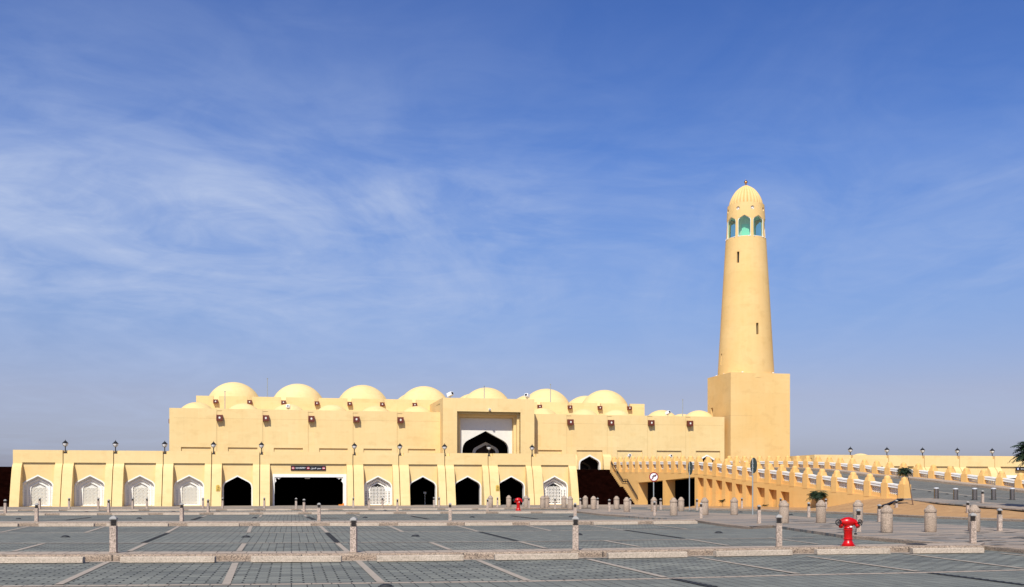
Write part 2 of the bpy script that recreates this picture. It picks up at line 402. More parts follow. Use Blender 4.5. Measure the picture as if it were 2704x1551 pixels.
def slab(name, pts, z, mat, kerb=None, kerbmat=KERB, inner=True):
    P = [Vector((p[0], p[1], 0)) if len(p) == 2 else Vector(p) for p in pts]
    mb = MB(); mb.prism([(p.x, p.y) for p in P], z, -0.05, lambda x, y, d: Vector((x, y, d)))
    tag(mb.build(name, mat), kind='structure')
def kerb_line(pts, z0, z1, w, mat=KERB, side=1):
    mb = MB(); n = len(pts); L = []; Rr = []
    for i, p in enumerate(pts):
        a = pts[max(i-1, 0)]; c = pts[min(i+1, n-1)]; d = (c-a); d.z = 0; d.normalize(); nn = Vector((-d.y, d.x, 0))*side
        L.append(p); Rr.append(p+nn*w)
    zz = lambda p, z: Vector((p.x, p.y, z))
    vs = [zz(p, z0) for p in L]+[zz(p, z1-0.03) for p in L]+[zz(p+(q-p)*0.15, z1) for p, q in zip(L, Rr)]+[zz(q, z1) for q in Rr]+[zz(q, z0) for q in Rr]
    fs = [(j*n+i, j*n+i+1, (j+1)*n+i+1, (j+1)*n+i) for j in range(4) for i in range(n-1)]
    fs += [(0, n, 2*n, 3*n, 4*n), (n-1, 2*n-1, 3*n-1, 4*n-1, 5*n-1)]
    mb.add(vs, fs)
    return tag(mb.build('kerb', mat), kind='structure')

# plaza to the right of the parking rows
PZ = 0.10
plaza_front = [(1500, 1346.5), (1523, 1350.5), (1579, 1357), (1640, 1361), (1698, 1366), (1770, 1370), (1837, 1374), (1900, 1383.5), (1976, 1391.5), (2040, 1387.5), (2100, 1396), (2160, 1404),
               (2225, 1413.5), (2292, 1418.5), (2380, 1426), (2456, 1432.5), (2570, 1440), (2640, 1446), (2704, 1452), (2900, 1467), (3300, 1490)]
plaza_back = [(3300, 1432), (2900, 1413), (2704, 1399), (2560, 1388), (2440, 1382), (2317, 1375.5), (2200, 1369.5), (2100, 1363.5), (2000, 1358.8), (1900, 1355.5), (1800, 1351), (1720, 1347.5), (1640, 1344.8), (1500, 1344)]
pf = [G(x, y, PZ) for x, y in plaza_front]; pb = [G(x, y, PZ) for x, y in plaza_back]
slab('plaza', pf+pb, PZ, PLAZA)
kerb_line([Vector((p.x, p.y-0.02, 0)) for p in pf[:4]], 0, PZ+0.012, 0.25)
kerb_line([Vector((p.x, p.y-0.02, 0)) for p in pf[6:10]], 0, PZ+0.012, 0.25)
kerb_line([Vector((p.x, p.y-0.02, 0)) for p in pf[12:]], 0, PZ+0.012, 0.25)
rs = random.Random(4); pbn = MB()
for (xa, xb, ya, yb, n_) in ((1965, 2235, 1386.5, 1410, 34), (2050, 2330, 1372, 1383, 12), (2430, 2760, 1407, 1447, 46), (1680, 1880, 1358, 1369, 12), (2560, 2760, 1390, 1408, 10)):
    for k in range(n_):
        x = rs.uniform(xa, xb); y = rs.uniform(ya, yb); L_ = rs.uniform(18, 60)
        if y > interp(plaza_front, x)-2.5 or y > interp(plaza_front, x-L_)-2.5 or y > interp(plaza_front, x+L_)-2.5: continue
        ribbon(pbn, G(x-L_/2, y+.4, PZ), G(x+L_/2, y-.6, PZ), rs.choice((.09, .12, .2)), PZ+.004+.0004*k)
tag(pbn.build('paving_band', TILEG), kind='structure')
# pavement along the facade
FZ = 0.12
df = [G(x, interp(D_bot, x)) for x in range(-300, 1801, 100)]
slab('facade_pavement', [(p.x, p.y) for p in df]+[(15, 103), (W(62, -8, 0).x, W(62, -8, 0).y), (W(-10, -1, 0).x, W(-10, -1, 0).y)], FZ, PLAZA)
kerb_line([Vector((p.x, p.y-0.02, 0)) for p in df[:-3]], 0, FZ+0.01, 0.3)

# ------------------------------------------------------------------ sun direction (also for the sky)
AZ, EL = R(12), R(47)
SUN = Vector((-math.sin(AZ)*math.cos(EL), -math.cos(AZ)*math.cos(EL), math.sin(EL)))

# ------------------------------------------------------------------ pointed arch outline
ARC = [(0, 0), (.73, .39), (.84, .46), (.915, .545), (.965, .64), (.99, .74), (1, .86)]
def arch(u, w, za, zb=0.0, k=1.0):
    right = [(u+w*a, za-w*bb*k) for a, bb in ARC]
    left = [(u-w*a, za-w*bb*k) for a, bb in ARC[1:]]
    return [(u-w, zb)]+left[::-1]+right+[(u+w, zb)]
def ring(mb, outer, inner, d0, d1, fn=FW):     # frame between two open outlines with the same count
    n = len(outer)
    vs = [fn(p[0], p[1], d) for d in (d0, d1) for l in (outer, inner) for p in l]
    fs = []
    for i in range(n-1):
        fs += [(i, i+1, n+i+1, n+i), (2*n+i, 3*n+i, 3*n+i+1, 2*n+i+1), (i, 2*n+i, 2*n+i+1, i+1), (n+i, n+i+1, 3*n+i+1, 3*n+i)]
    fs += [(0, n, 3*n, 2*n), (n-1, 2*n-1, 4*n-1, 3*n-1)]
    mb.add(vs, fs)

# ------------------------------------------------------------------ terrace (podium) wall with blind and open arches
TOPZ = 4.88; RZ = 3.83
PROF = [(0, RZ), (0, 3.74), (0.07, 3.67), (0.20, 3.56), (0.32, 3.40), (0.43, 3.18), (0.56, 2.80), (0.74, 2.2), (0.92, 1.55), (1.09, 0.9), (1.22, 0.35), (1.29, 0.0)]
def pilaster(mb, u0, u1, back=-0.5):
    poly = PROF+[(back, 0.0), (back, RZ)]
    mb.prism(poly, u0, u1, lambda v, z, u: W(u, v, z))
def bay_panel(mb, u0, u1, hole=None, zt=RZ, vb=-0.15, depth=-0.75):
    holes = [(hole, depth, False)] if hole else []
    mb.plate([(u0, 0.0), (u1, 0.0), (u1, zt), (u0, zt)], holes, FW, vb, None)
    mb.add([W(u0, 0, zt), W(u1, 0, zt), W(u1, vb, zt), W(u0, vb, zt)], [(0, 1, 2, 3)])
podium = root('terrace_wall', W(0, 0, 0), label='long cream terrace wall with battered piers, white arches and a wide garage opening', cat='terrace wall')
wall = MB(); white_parts = []
# (recess left, recess right, kind, arch half width px, arch centre px)
BAYS = [(59, 146, 'blind', 99), (195, 280, 'blind', 237), (328, 412, 'blind', 369), (458, 541, 'blind', 499), (586, 668, 'open', 627),
        (712.5, 915, 'garage', 814), (959, 1036, 'screen', 998.5), (1079, 1154.5, 'open', 1119), (1198, 1272.5, 'open', 1236), (1314, 1388, 'open', 1351), (1428.5, 1501, 'screen', 1465.5)]
JOINTS = [166.5, 300, 431, 559, 686, 932, 1053, 1174.5, 1289, 1403.5]
ends = [up(34)]+[up(j) for j in JOINTS]+[up(1520)]
GAP = 0.035
for i, (a, bb, kind, c) in enumerate(BAYS):
    e0, e1 = ends[i]+(GAP if i else 0), ends[i+1]-(GAP if i < 10 else 0)
    u0, u1 = up(a), up(bb); uc = up(c)
    pilaster(wall, e0, u0); pilaster(wall, u1, e1)
    # lintel with a notch for the lamp at its left end
    zt = TOPZ
    if i and i != 11:
        nw = 0.42
        wall.box(e0+nw, e1, -0.5, 0, RZ, zt, lambda u, v, z: W(u, v, z))
        wall.box(e0, e0+nw, -0.5, 0, RZ, zt-0.27, lambda u, v, z: W(u, v, z))
        wall.box(e0, e0+nw, -0.5, -0.36, zt-0.27, zt, lambda u, v, z: W(u, v, z))
    else:
        wall.box(e0, e1, -0.5, 0, RZ, zt, lambda u, v, z: W(u, v, z))
    if kind == 'garage':
        gl, gr = up(722), up(907); gz = 2.86
        hole = [(gl, 0.0), (gr, 0.0), (gr, gz), (gl, gz)]
        bay_panel(wall, u0, u1, hole, depth=-0.9)
        fr = MB(); w = 0.16
        ring(fr, [(gl-0.06, 0), (gl-0.06, gz+0.06), (gr+0.30, gz+0.06), (gr+0.30, 0)], [(gl+w*0.6, 0), (gl+w*0.6, gz-0.22), (gr-0.02, gz-0.22), (gr-0.02, 0)], -0.11, -0.55)
        for sgn, ux in ((1, gl+w*0.6), (-1, gr-0.02)):      # cut corner brackets
            zc = gz-0.22
            fr.prism([(ux, zc), (ux+sgn*0.62, zc), (ux+sgn*0.52, zc-0.1), (ux+sgn*0.40, zc-0.12), (ux+sgn*0.40, zc-0.2), (ux+sgn*0.33, zc-0.16), (ux+sgn*0.24, zc-0.1), (ux+sgn*0.13, zc-0.1), (ux+sgn*0.10, zc-0.24), (ux+sgn*0.17, zc-0.36), (ux+sgn*0.08, zc-0.42), (ux, zc-0.6)], -0.2, -0.3, FW)
        fr.build('door_frame', WHITE, podium)
        continue
    w = 1.30 if kind != 'open' else 1.32
    za = zp(c, {0: 1254, 1: 1254, 2: 1254, 3: 1254}.get(i, 1255.5 if i < 6 else 1256.5), -0.15)
    hz = 0.0 if kind == 'open' else 0.16
    w = min(w, (u1-u0)/2-0.03)
    if kind == 'open': uc = max(u0+w+0.02, min(u1-w-0.02, uc))
    hole = arch(uc, w-0.005, za, hz)
    bay_panel(wall, u0, u1, hole, depth=-0.8)
    fr = MB()
    ring(fr, arch(uc, w+0.0, za, hz), arch(uc, w-0.10, za-0.115, hz), -0.12, -0.75)
    if kind == 'open':
        fr.build('arch_frame', WHITE, podium)
    else:
        # nested frames stepping back towards the pierced panel
        f1 = arch(uc, w-0.10, za-0.115, hz)
        fr.plate(f1, [(arch(uc, w-0.36, za-0.35, hz+0.05), -0.58, False)], FW, -0.48, None)
        ring(fr, arch(uc, w-0.34, za-0.33, hz+0.05), arch(uc, w-0.41, za-0.405, hz+0.05), -0.42, -0.6)
        inner = arch(uc, w-0.41, za-0.405, hz+0.05)
        ip = arch(uc, w-0.58, za-0.63, hz+0.10)
        fr.plate(inner, [(ip, -0.66, False)], FW, -0.58, None)
        ring(fr, ip, arch(uc, w-0.64, za-0.695, hz+0.1), -0.53, -0.68)
        fo = fr.build('arch_frame', WHITE, podium)
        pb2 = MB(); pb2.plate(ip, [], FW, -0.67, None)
        pb2.build('panel_back', SCREEN if kind == 'blind' else PLAS, fo)  # dark sheet stands in for the shade behind the pierced screens
        # geometric screen: columns of rings joined by small stars
        lat = MB(); wi = w-0.65; cols = 4; cw = 2*wi/cols; rh = cw*0.96
        z0 = hz+0.12; zmax = za-0.72
        rr = 0
        while z0+rr*rh < zmax:
            for cc in range(cols):
                xc = uc-wi+cw*(cc+.5); zc = z0+rh*(rr+.5)
                lim = zmax-0.05-abs(xc-uc)*0.52
                if zc+rh*0.4 > lim: continue
                for (r0, r1) in ((cw*0.47, cw*0.33), (cw*0.24, cw*0.10)):
                    n8 = 8; o1 = [(xc+r0*math.cos(2*math.pi*k/n8+.39), zc+r0*math.sin(2*math.pi*k/n8+.39)) for k in range(n8+1)]
                    i1 = [(xc+r1*math.cos(2*math.pi*k/n8+.39), zc+r1*math.sin(2*math.pi*k/n8+.39)) for k in range(n8+1)]
                    vs = [W(p[0], -0.61, p[1]) for p in o1]+[W(p[0], -0.61, p[1]) for p in i1]+[W(p[0], -0.665, p[1]) for p in o1]+[W(p[0], -0.665, p[1]) for p in i1]
                    q = n8+1
                    lat.add(vs, [(k, k+1, q+k+1, q+k) for k in range(n8)]+[(k, 2*q+k, 2*q+k+1, k+1) for k in range(n8)]+[(q+k, q+k+1, 3*q+k+1, 3*q+k) for k in range(n8)])
                if cc < cols-1:
                    xs = xc+cw/2; zs = zc+rh/2; s8 = cw*0.17
                    lat.add([W(xs-s8, -0.612, zs), W(xs, -0.612, zs-s8), W(xs+s8, -0.612, zs), W(xs, -0.612, zs+s8)], [(0, 1, 2, 3)])
            rr += 1
        lat.build('lattice', WHITE if kind == 'screen' else OFFW, fo)
        # diamond trellis border pieces
        tr = MB()
        for sgn in (-1, 1):
            for (xo, dd, colw) in ((w-0.23, -0.472, 0.09), (w-0.50, -0.572, 0.06)):
                zt2 = za-1.05*w if xo > w-0.4 else za-1.05*w
                zz = hz+0.15
                while zz < zt2:
                    x = uc+sgn*xo
                    tr.add([W(x-colw, dd, zz), W(x, dd, zz-0.055), W(x+colw, dd, zz), W(x, dd, zz+0.055)], [(0, 1, 2, 3)])
                    zz += 0.145
            slope = 0.53
            for (off, dd) in ((0.235, -0.472), (0.53, -0.572)):
                ww = w*0.78 if off < 0.4 else (w-0.45)*0.8
                t = 0.06
                while t < ww:
                    x = uc+sgn*t; z = za-off-slope*t-0.02
                    tr.add([W(x-0.05, dd, z), W(x, dd, z-0.06), W(x+0.05, dd, z), W(x, dd, z+0.06)], [(0, 1, 2, 3)])
                    t += 0.14
        tr.build('trellis_border', plain('trellis_painted_holes', (0.12, 0.115, 0.10), 0.9) if kind == 'screen' else plain('relief_painted_shade', (0.66, 0.63, 0.56), 0.9), fo)  # flat diamonds: relief shade and dark of holes put into the colour
wall.box(up(34), up(1520), -0.75, -0.5, TOPZ-0.6, TOPZ-0.02, lambda u, v, z: W(u, v, z))
wall.box(up(34), up(34)+0.35, -6, -0.5, 0, TOPZ-0.01, lambda u, v, z: W(u, v, z))
wall.box(up(1520)-0.35, up(1520), -5, -0.5, 0, TOPZ-0.01, lambda u, v, z: W(u, v, z))
wall.build('wall', CREAM, podium)
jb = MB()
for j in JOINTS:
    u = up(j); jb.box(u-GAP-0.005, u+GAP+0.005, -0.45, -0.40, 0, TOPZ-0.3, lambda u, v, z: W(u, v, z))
jb.build('joint_shade_backing', JOINT, podium)
# terrace floor and the garage below it, its darkness painted in
tf = MB(); tf.box(up(34)+.3, up(1520)-.3, -5.4, -0.7, 3.45, 3.62, lambda u, v, z: W(u, v, z)); tf.build('terrace_floor', PLAZA, podium)
uu0, uu1 = up(34)+.36, up(1520)-.36
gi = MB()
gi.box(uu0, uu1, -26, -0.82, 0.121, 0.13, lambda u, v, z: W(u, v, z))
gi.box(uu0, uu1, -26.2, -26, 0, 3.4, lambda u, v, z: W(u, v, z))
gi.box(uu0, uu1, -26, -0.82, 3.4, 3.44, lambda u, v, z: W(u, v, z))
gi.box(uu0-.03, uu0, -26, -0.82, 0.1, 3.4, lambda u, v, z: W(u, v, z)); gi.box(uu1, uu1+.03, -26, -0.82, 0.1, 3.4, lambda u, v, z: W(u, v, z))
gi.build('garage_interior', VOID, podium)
# small things in the openings: a barrier post inside the eighth bay
ip = MB(); p = W(up(1122, -3), -3, 0); ip.lathe([(0.035, 0.12), (0.03, 1.15)], 10, (p.x, p.y, 0)); ip.box(p.x-0.12, p.x+0.12, p.y-0.05, p.y+0.05, 1.15, 1.32)
tag(ip.build('ticket_post', LAMPW, base=(p.x, p.y, 0.12)), label='thin white post with a small box standing inside the dark arched doorway', cat='post')
lp = MB(); p = W(up(812, -1.4), -1.4, 2.42); lp.box(p.x-0.22, p.x+0.22, p.y-0.1, p.y+0.1, 2.5, 2.62)
tag(lp.build('strip_light', LAMPW, base=p), label='small unlit strip light hanging under the garage ceiling', cat='light fitting')
oc = MB(); p = W(up(904, -0.2), 0.3, 0.12)
oc.box(p.x-0.35, p.x+0.1, p.y-0.12, p.y+0.12, 0.121, 0.22); oc.box(p.x-0.02, p.x+0.1, p.y-0.1, p.y+0.1, 0.22, 0.32)
tag(oc.build('orange_marker', ORANGEM, base=p), label='low orange marker lying at the right foot of the garage opening', cat='marker')

# ------------------------------------------------------------------ mosque hall
VB = -5.0; VC = -12.0; VP = VB+1.7
hall = root('mosque', W(up(447, VB), VB, 0), label='cream mosque hall with stepped walls, domes and a tall white portal', cat='mosque')
hw = MB()
bl, brr = up(447, VB), up(1913, VB)
btop = zp(447, 1079, VB); btop2 = zp(1913, 1100, VB); btop = (btop+btop2)/2
pl, pr = up(1169.5, VP), up(1411, VP)
def rect(a, bb, z0, z1): return [(a, z0), (bb, z0), (bb, z1), (a, z1)]
UP_PANELS = [(478, 556.6, 1180.7), (602, 679.7, 1181.7), (723, 799.7, 1183), (843, 918, 1184), (960, 1035, 1185), (1077.5, 1149.7, 1185.6), (1421, 1483.5, 1188.5),
             (1523, 1590.7, 1189), (1629.7, 1696.4, 1189.6), (1734.3, 1799.5, 1190.3), (1837.4, 1901.6, 1190.8)]
CHUTES = [(572.5, 586.5, 1094.5), (694, 707.5, 1096.5), (814, 828, 1098.5), (932.5, 946, 1100.5), (1049, 1062.5, 1102), (1496.5, 1509, 1108), (1603.5, 1615.5, 1109.5), (1709.5, 1722, 1110), (1811, 1822.5, 1111.5)]
holes = []; u_prev = None
for a, bb, y in UP_PANELS:
    z = zp(a, y, VB)
    c = (a+bb)/2
    if abs(a-1523) < 1 or abs(a-1837.4) < 1:
        continue
    holes.append((rect(up(a, VB), up(bb, VB), 3.2, z), VB-0.13, True))
for a, bb, y in CHUTES:
    holes.append((rect(up(a, VB), up(bb, VB), 3.2, zp(a, y-10, VB)), VB-0.035, True))
dholes = []
archB = []
for a, bb, y, ac in ((1523, 1590.7, 1189, 1558), (1837.4, 1901.6, 1190.8, 1868)):
    z = zp(a, y, VB); u0, u1 = up(a, VB), up(bb, VB); uc = up(ac, VB)
    holes.append((rect(u0, u1, 3.2, z), VB-0.13, False))
    za = zp(ac, 1201, VB)
    w = min(1.14, (u1-u0)/2-0.02)
    uc = max(u0+w+.01, min(u1-w-.01, uc))
    hw.plate(rect(u0, u1, 3.2, z), [(arch(uc, w, za, 3.25), VB-0.6, False)], FW, VB-0.13, None)
    archB.append((uc, w, za))
hw.plate(rect(bl, pl+.06, 3.0, btop), [h for h in holes if h[0][1][0] < pl], FW, VB, VB-0.4)
hw.plate(rect(pr-.06, brr, 3.0, btop), [h for h in holes if h[0][0][0] > pr-.06], FW, VB, VB-0.4)
# low battered feet on the visible door bay
for a, bb in ((1591.2, 1612), (1500, 1522.5)):
    hw.prism([(0, 5.05), (0.05, 4.95), (0.22, 4.8), (0.32, 4.5), (0.45, 3.9), (0.5, 3.4), (0, 3.4)], up(a, VB), up(bb, VB), lambda v, z, u: W(u, VB+v, z))
# body: side walls, roof, back
FBX = lambda u, v, z: W(u, v, z)
hw.box(bl, bl+.35, -44, VB-.4, 0, btop, FBX); hw.box(brr-.35, brr, -44, VB-.4, 0, btop, FBX)
hw.box(bl+.35, brr-.35, -44, -43.6, 0, btop, FBX)
hw.box(bl+.35, brr-.35, -43.6, VB-.4, btop-.7, btop-.35, FBX)
# upper tier
cl, cr = up(518, VC), up(1702, VC)
ctop = (zp(518, 1045.4, VC)+zp(1702, 1067, VC))/2
CN = [(564, 578, 1058), (653.5, 665, 1060), (742.5, 755, 1062), (830, 841, 1063.5), (917.5, 929, 1065), (1003.5, 1015, 1066), (1089, 1099, 1067), (1419, 1429, 1072), (1498.5, 1509, 1073.5), (1577.5, 1586.5, 1074.5), (1655, 1664, 1075.5)]
pts = [(cl, btop-.5)]
for a, bb, y in []: pass
hw.plate([(cl, btop-.5), (cr, btop-.5), (cr, ctop)]+[q for a, bb, y in reversed(CN) for q in ((up(bb, VC), ctop), (up(bb, VC), ctop-0.42), (up(a, VC), ctop-0.42), (up(a, VC), ctop))]+[(cl, ctop)], [], FW, VC, VC-0.35)
hw.box(cl, cl+.35, -42, VC-.35, btop-.4, ctop, FBX); hw.box(cr-.35, cr, -42, VC-.35, btop-.4, ctop, FBX)
hw.box(cl+.35, cr-.35, -42, -41.6, btop-.4, ctop, FBX); hw.box(cl+.35, cr-.35, -41.6, VC-.35, ctop-.75, ctop-.5, FBX)
# horizontal joints, and tall dark strips painting shadow along each chute's left edge
hw.build('wall', CREAM, hall)
lines = MB()
for a, bb, y in CHUTES:
    u = up(a, VB); lines.box(u-0.018, u+0.0, VB, VB+0.004, 3.5, zp(a, y-14, VB), FBX)
for (a, bb) in ((447, 1160), (1420, 1910)):
    lines.box(up(a, VB)+.4, up(bb, VB), VB, VB+0.003, btop-0.90, btop-0.885, FBX)
lines.build('wall_line', plain('joint_and_chute_shade', (0.50, 0.34, 0.14), 0.9), hall)
# arched doorways on the terrace
for uc, w, za in archB:
    fr = MB(); ring(fr, arch(uc, w, za, 3.25), arch(uc, w-0.13, za-0.15, 3.25), VB-0.09, VB-0.6)
    fo = fr.build('arch_frame', WHITE, hall)
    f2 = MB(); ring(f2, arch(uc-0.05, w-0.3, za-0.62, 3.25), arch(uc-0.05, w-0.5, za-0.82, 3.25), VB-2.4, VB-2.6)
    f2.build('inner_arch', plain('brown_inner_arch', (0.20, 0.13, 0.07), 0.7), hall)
    d = MB(); d.box(uc-1.6, uc+1.6, VB-3.2, VB-3.1, 3.2, za, FBX); d.build('door', BROWNW, hall)
# portal
ptop = (zp(1169.5, 1050.7, VP)+zp(1400, 1054.5, VP))/2
rl, rr_ = up(1207, VP), up(1374.5, VP)
rz = (zp(1207, 1086.5, VP)+zp(1374, 1089, VP))/2
po = MB()
po.plate([(pl, 3.3), (rl, 3.3), (rl, rz), (rr_, rz), (rr_, 3.3), (pr, 3.3), (pr, ptop), (pl, ptop)], [], FW, VP, VC-3)
st = [(0, 0.0), (0.22, 0.55), (0.46, 1.0), (0.50, 1.45)]
for k in range(3):
    (i0, d0), (i1, d1) = st[k], st[k+1]
    ring(po, [(rl+i0, 3.3), (rl+i0, rz-i0), (rr_-i0, rz-i0), (rr_-i0, 3.3)], [(rl+i1+0.01, 3.3), (rl+i1+.01, rz-i1-.01), (rr_-i1-.01, rz-i1-.01), (rr_-i1-.01, 3.3)], VP-d1+0.0, VP-d1-0.5 if k == 2 else VP-d1-0.02)
    n = 4; oL = [(rl+i0, 3.3), (rl+i0, rz-i0), (rr_-i0, rz-i0), (rr_-i0, 3.3)]
    po.add([W(p[0], VP-d0, p[1]) for p in oL]+[W(p[0], VP-d1, p[1]) for p in oL], [(i, i+1, n+i+1, n+i) for i in range(3)])
po.box(pl+.02, pr-.02, VC-2.9, VP-0.05, ptop-.3, ptop-.02, FBX)
po.build('portal', CREAM, hall)
pn = MB()
VPP = VP-1.45
a0, a1 = rl+.5, rr_-.5; ucp = up(1282.5, VPP); wp = (up(1344, VPP)-up(1221.5, VPP))/2
zap = zp(1282.5, 1138.5, VPP)
pn.plate(rect(a0, a1, 3.3, rz-.5), [(arch(ucp, wp, zap, 3.32, 0.98), VPP-0.5, False)], FW, VPP, None)
pn.build('portal_panel', OFFW, hall)
VQ = VPP-3.0
ucq = up(1282.5, VQ); wq = (up(1317, VQ)-up(1247, VQ))/2; zaq = zp(1282.5, 1167.5, VQ)
q = MB(); ring(q, arch(ucq, wq, zaq, 3.3, 0.98), arch(ucq, wq-0.32, zaq-0.30, 3.3, 0.98), VQ, VQ-0.3); q.build('inner_arch', WHITE, hall)
q = MB(); q.plate(rect(pl, pr, 3.3, ptop-.4), [(arch(ucq, wq-0.05, zaq-.05, 3.32, 0.98), VQ-0.6, False)], FW, VQ-0.06, None)
q.box(pl+.01, pl+.06, VQ, VPP-.45, 3.3, ptop-.4, FBX); q.box(pr-.06, pr-.01, VQ, VPP-.45, 3.3, ptop-.4, FBX); q.box(pl, pr, VQ, VPP-.45, ptop-.5, ptop-.4, FBX)
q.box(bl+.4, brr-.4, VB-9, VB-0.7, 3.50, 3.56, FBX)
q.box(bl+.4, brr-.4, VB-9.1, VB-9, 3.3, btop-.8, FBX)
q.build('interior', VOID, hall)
q = MB(); q.box(ucq-wq, ucq+wq, VQ-1.2, VQ-1.1, 3.3, zaq+.2, FBX); q.build('door', BROWNW, hall)

# domes
def dome(px, py_top, v, rad, zbase, name='dome', mat=CREAM, dome_r=None):
    u = up(px, v); ztop = zp(px, py_top, v)
    rad_ = rad; h = ztop-zbase
    n = 14; prof = []
    R_ = rad_; zc = ztop-R_
    a_end = math.acos(max(-0.25, min(0.99, (zbase-zc)/R_))) if zbase > zc-R_*0.25 else R(100)
    for k in range(n+1):
        a = a_end*(1-k/n); prof.append((max(R_*math.sin(a), 1e-5), zc+R_*math.cos(a)))
    p = W(u, v, 0); mb = MB(); mb.lathe([(prof[0][0], zbase-0.2)]+prof if prof[0][1] > zbase-0.1 else prof, 48, (p.x, p.y, 0))
    return mb
BIG = [(618, 1009.8), (787, 1014), (958, 1017.3), (1120, 1020.4), (1284, 1024), (1442, 1027.2), (1596, 1030.3)]
VD = VC-5.0
for px, y in BIG:
    dome(px, y, VD, 2.85, ctop-.6).build('dome', CREAM, hall, smooth=True)
zt_big = zp(1284, 1024, VD)
for px, y in BIG:
    u = up(px, VD)
    mb = MB(); p = W(u, VD-7.2, 0)
    mb.lathe([(2.85*math.sin(R(95)*(1-k/12))+1e-5, zt_big-2.85+2.85*math.cos(R(95)*(1-k/12))) for k in range(13)], 40, (p.x, p.y, 0))
    mb.build('dome', CREAM, hall, smooth=True)
SMALL = [(520, 1062.4), (643, 1065.8), (762, 1067.4), (877, 1069.3), (992, 1072.3), (1101, 1073), (1432, 1078), (1541, 1081), (1627, 1083), (1747, 1083.2), (1845, 1084.2)]
VS = VB-3.0
for px, y in SMALL:
    dome(px, y, VS, 1.95, btop-.6).build('small_dome', CREAM, hall, smooth=True)
for px, y in ((1800, 1093.5), (1899, 1095)):
    dome(px, y, VS-5.5, 1.95, btop-.6).build('small_dome', CREAM, hall, smooth=True)

# rain spouts
def spout(px, py, v, w, h, p):
    u = up(px, v); z = zp(px, py, v); t = 0.07
    mb = MB()
    fn = FBX
    # box spout with an open round-ish mouth
    mb.prism([(v-.05, z-h/2+0.02), (v-.05, z+h/2), (v+p*0.7, z+h/2), (v+p*0.93, z+h*0.40), (v+p, z+h*0.1), (v+p, z-h/2)], u-w/2, u-w/2+t, lambda a, zz, uu: W(uu, a, zz))
    mb.prism([(v-.05, z-h/2+0.02), (v-.05, z+h/2), (v+p*0.7, z+h/2), (v+p*0.93, z+h*0.40), (v+p, z+h*0.1), (v+p, z-h/2)], u+w/2-t, u+w/2, lambda a, zz, uu: W(uu, a, zz))
    mb.box(u-w/2+t, u+w/2-t, v-.05, v+p-.01, z-h/2+.01, z-h/2+t*1.4, fn)
    n = 10; hole = [(u+w*0.17*math.cos(2*math.pi*k/n), z+h*0.02+h*0.20*math.sin(2*math.pi*k/n)) for k in range(n)]
    mb.plate(rect(u-w/2+t, u+w/2-t, z-h/2+t*1.4, z+h/2-.02), [(hole, v+p-.14, False)], FW, v+p-.06, None)
    mb.box(u-w/2+t, u+w/2-t, v-.05, v+p*.6, z+h/2-.05, z+h/2-.01, fn)
    o = mb.build('rain_spout', SPOUT, hall)
    d = MB(); d.plate([(a_, b_) for a_, b_ in [(u+w*0.16*math.cos(2*math.pi*k/n), z+h*0.02+h*0.19*math.sin(2*math.pi*k/n)) for k in range(n)]], [], FW, v+p-.075, None)
    d.build('spout_lip', OFFW, o)
SPB = [(580, 1104), (702, 1105), (822, 1106.7), (940.7, 1108.2), (1057, 1110), (1505, 1115.5), (1612, 1117), (1718, 1117.5), (1820, 1119)]
for px, y in SPB: spout(px, y, VB, 0.56, 0.56, 0.42)
SPC = [(569.5, 1060.8), (659, 1062.3), (748.5, 1063.3), (836.5, 1065.7), (923, 1067), (1009, 1068.3), (1094.7, 1069.6), (1424, 1074.5), (1504, 1076.3), (1583, 1077.6), (1661, 1078.6)]
for px, y in SPC: spout(px, y, VC, 0.44, 0.40, 0.36)
# spout on the left flank
mb = MB(); z = zp(447, 1112, VB-2); mb.box(bl-0.24, bl, VB-2.3, VB-1.8, z-.25, z+.2, FBX); mb.build('rain_spout', SPOUT, hall, bevel=0.05)

# ------------------------------------------------------------------ minaret
VM = VB-0.2+0.6
um0, um1 = up(1929.5, VM), up(2086, VM)
Dm = W((um0+um1)/2, VM, 0).y
mtop = (zp(1930, 983.7, VM)+zp(2086, 987, VM))/2
dep = 5.85
mina = root('minaret', W((um0+um1)/2, VM-dep/2, 0), label='tall tapering round minaret with a ribbed dome, on a plain square base', cat='minaret')
mb = MB()
mb.plate(rect(um0, um1, 0, mtop), [], FW, VM, None)
LFN = lambda a, z, d: W(d, a, z)
mb.plate([(VM, 0), (VM-dep, 0), (VM-dep, mtop), (VM, mtop)], [([(VM-4.7, 0), (VM-4.7, 0)], None, False)][:0]+[([(VM-4.95, zp(1876, 1096, VM-4.9)-0.2), (VM-4.45, zp(1876, 1096, VM-4.9)-0.2), (VM-4.45, zp(1876, 1078, VM-4.9)), (VM-4.95, zp(1876, 1078, VM-4.9))], um0+0.7, True)], LFN, um0, None)
mb.add([W(um0, VM, mtop), W(um1, VM, mtop), W(um1, VM-dep, mtop), W(um0, VM-dep, mtop)], [(0, 1, 2, 3)])
mb.add([W(um1, VM, mtop), W(um1, VM, 0), W(um1, VM-dep, 0), W(um1, VM-dep, mtop)], [(0, 1, 2, 3)])
mb.add([W(um1, VM-dep, mtop), W(um1, VM-dep, 0), W(um0, VM-dep, 0), W(um0, VM-dep, mtop)], [(0, 1, 2, 3)])
mb.build('base_block', WARM, mina)
jl = MB(); z = zp(1930, 1097.5, VM)
jl.box(um0, um0+2.4, VM, VM+0.003, z-0.012, z+0.012, FBX)
jl.add([W(um0-.003, VM, z+.012), W(um0-.003, VM-dep+1, z+.012), W(um0-.003, VM-dep+1, z-.012), W(um0-.003, VM, z-.012)], [(0, 1, 2, 3)])
jl.build('wall_line', plain('faint_warm_joint', (0.56, 0.34, 0.13), 0.9), mina)
Cm = W(up(1969.5, VM-dep/2), VM-dep/2, 0); DM = Cm.y
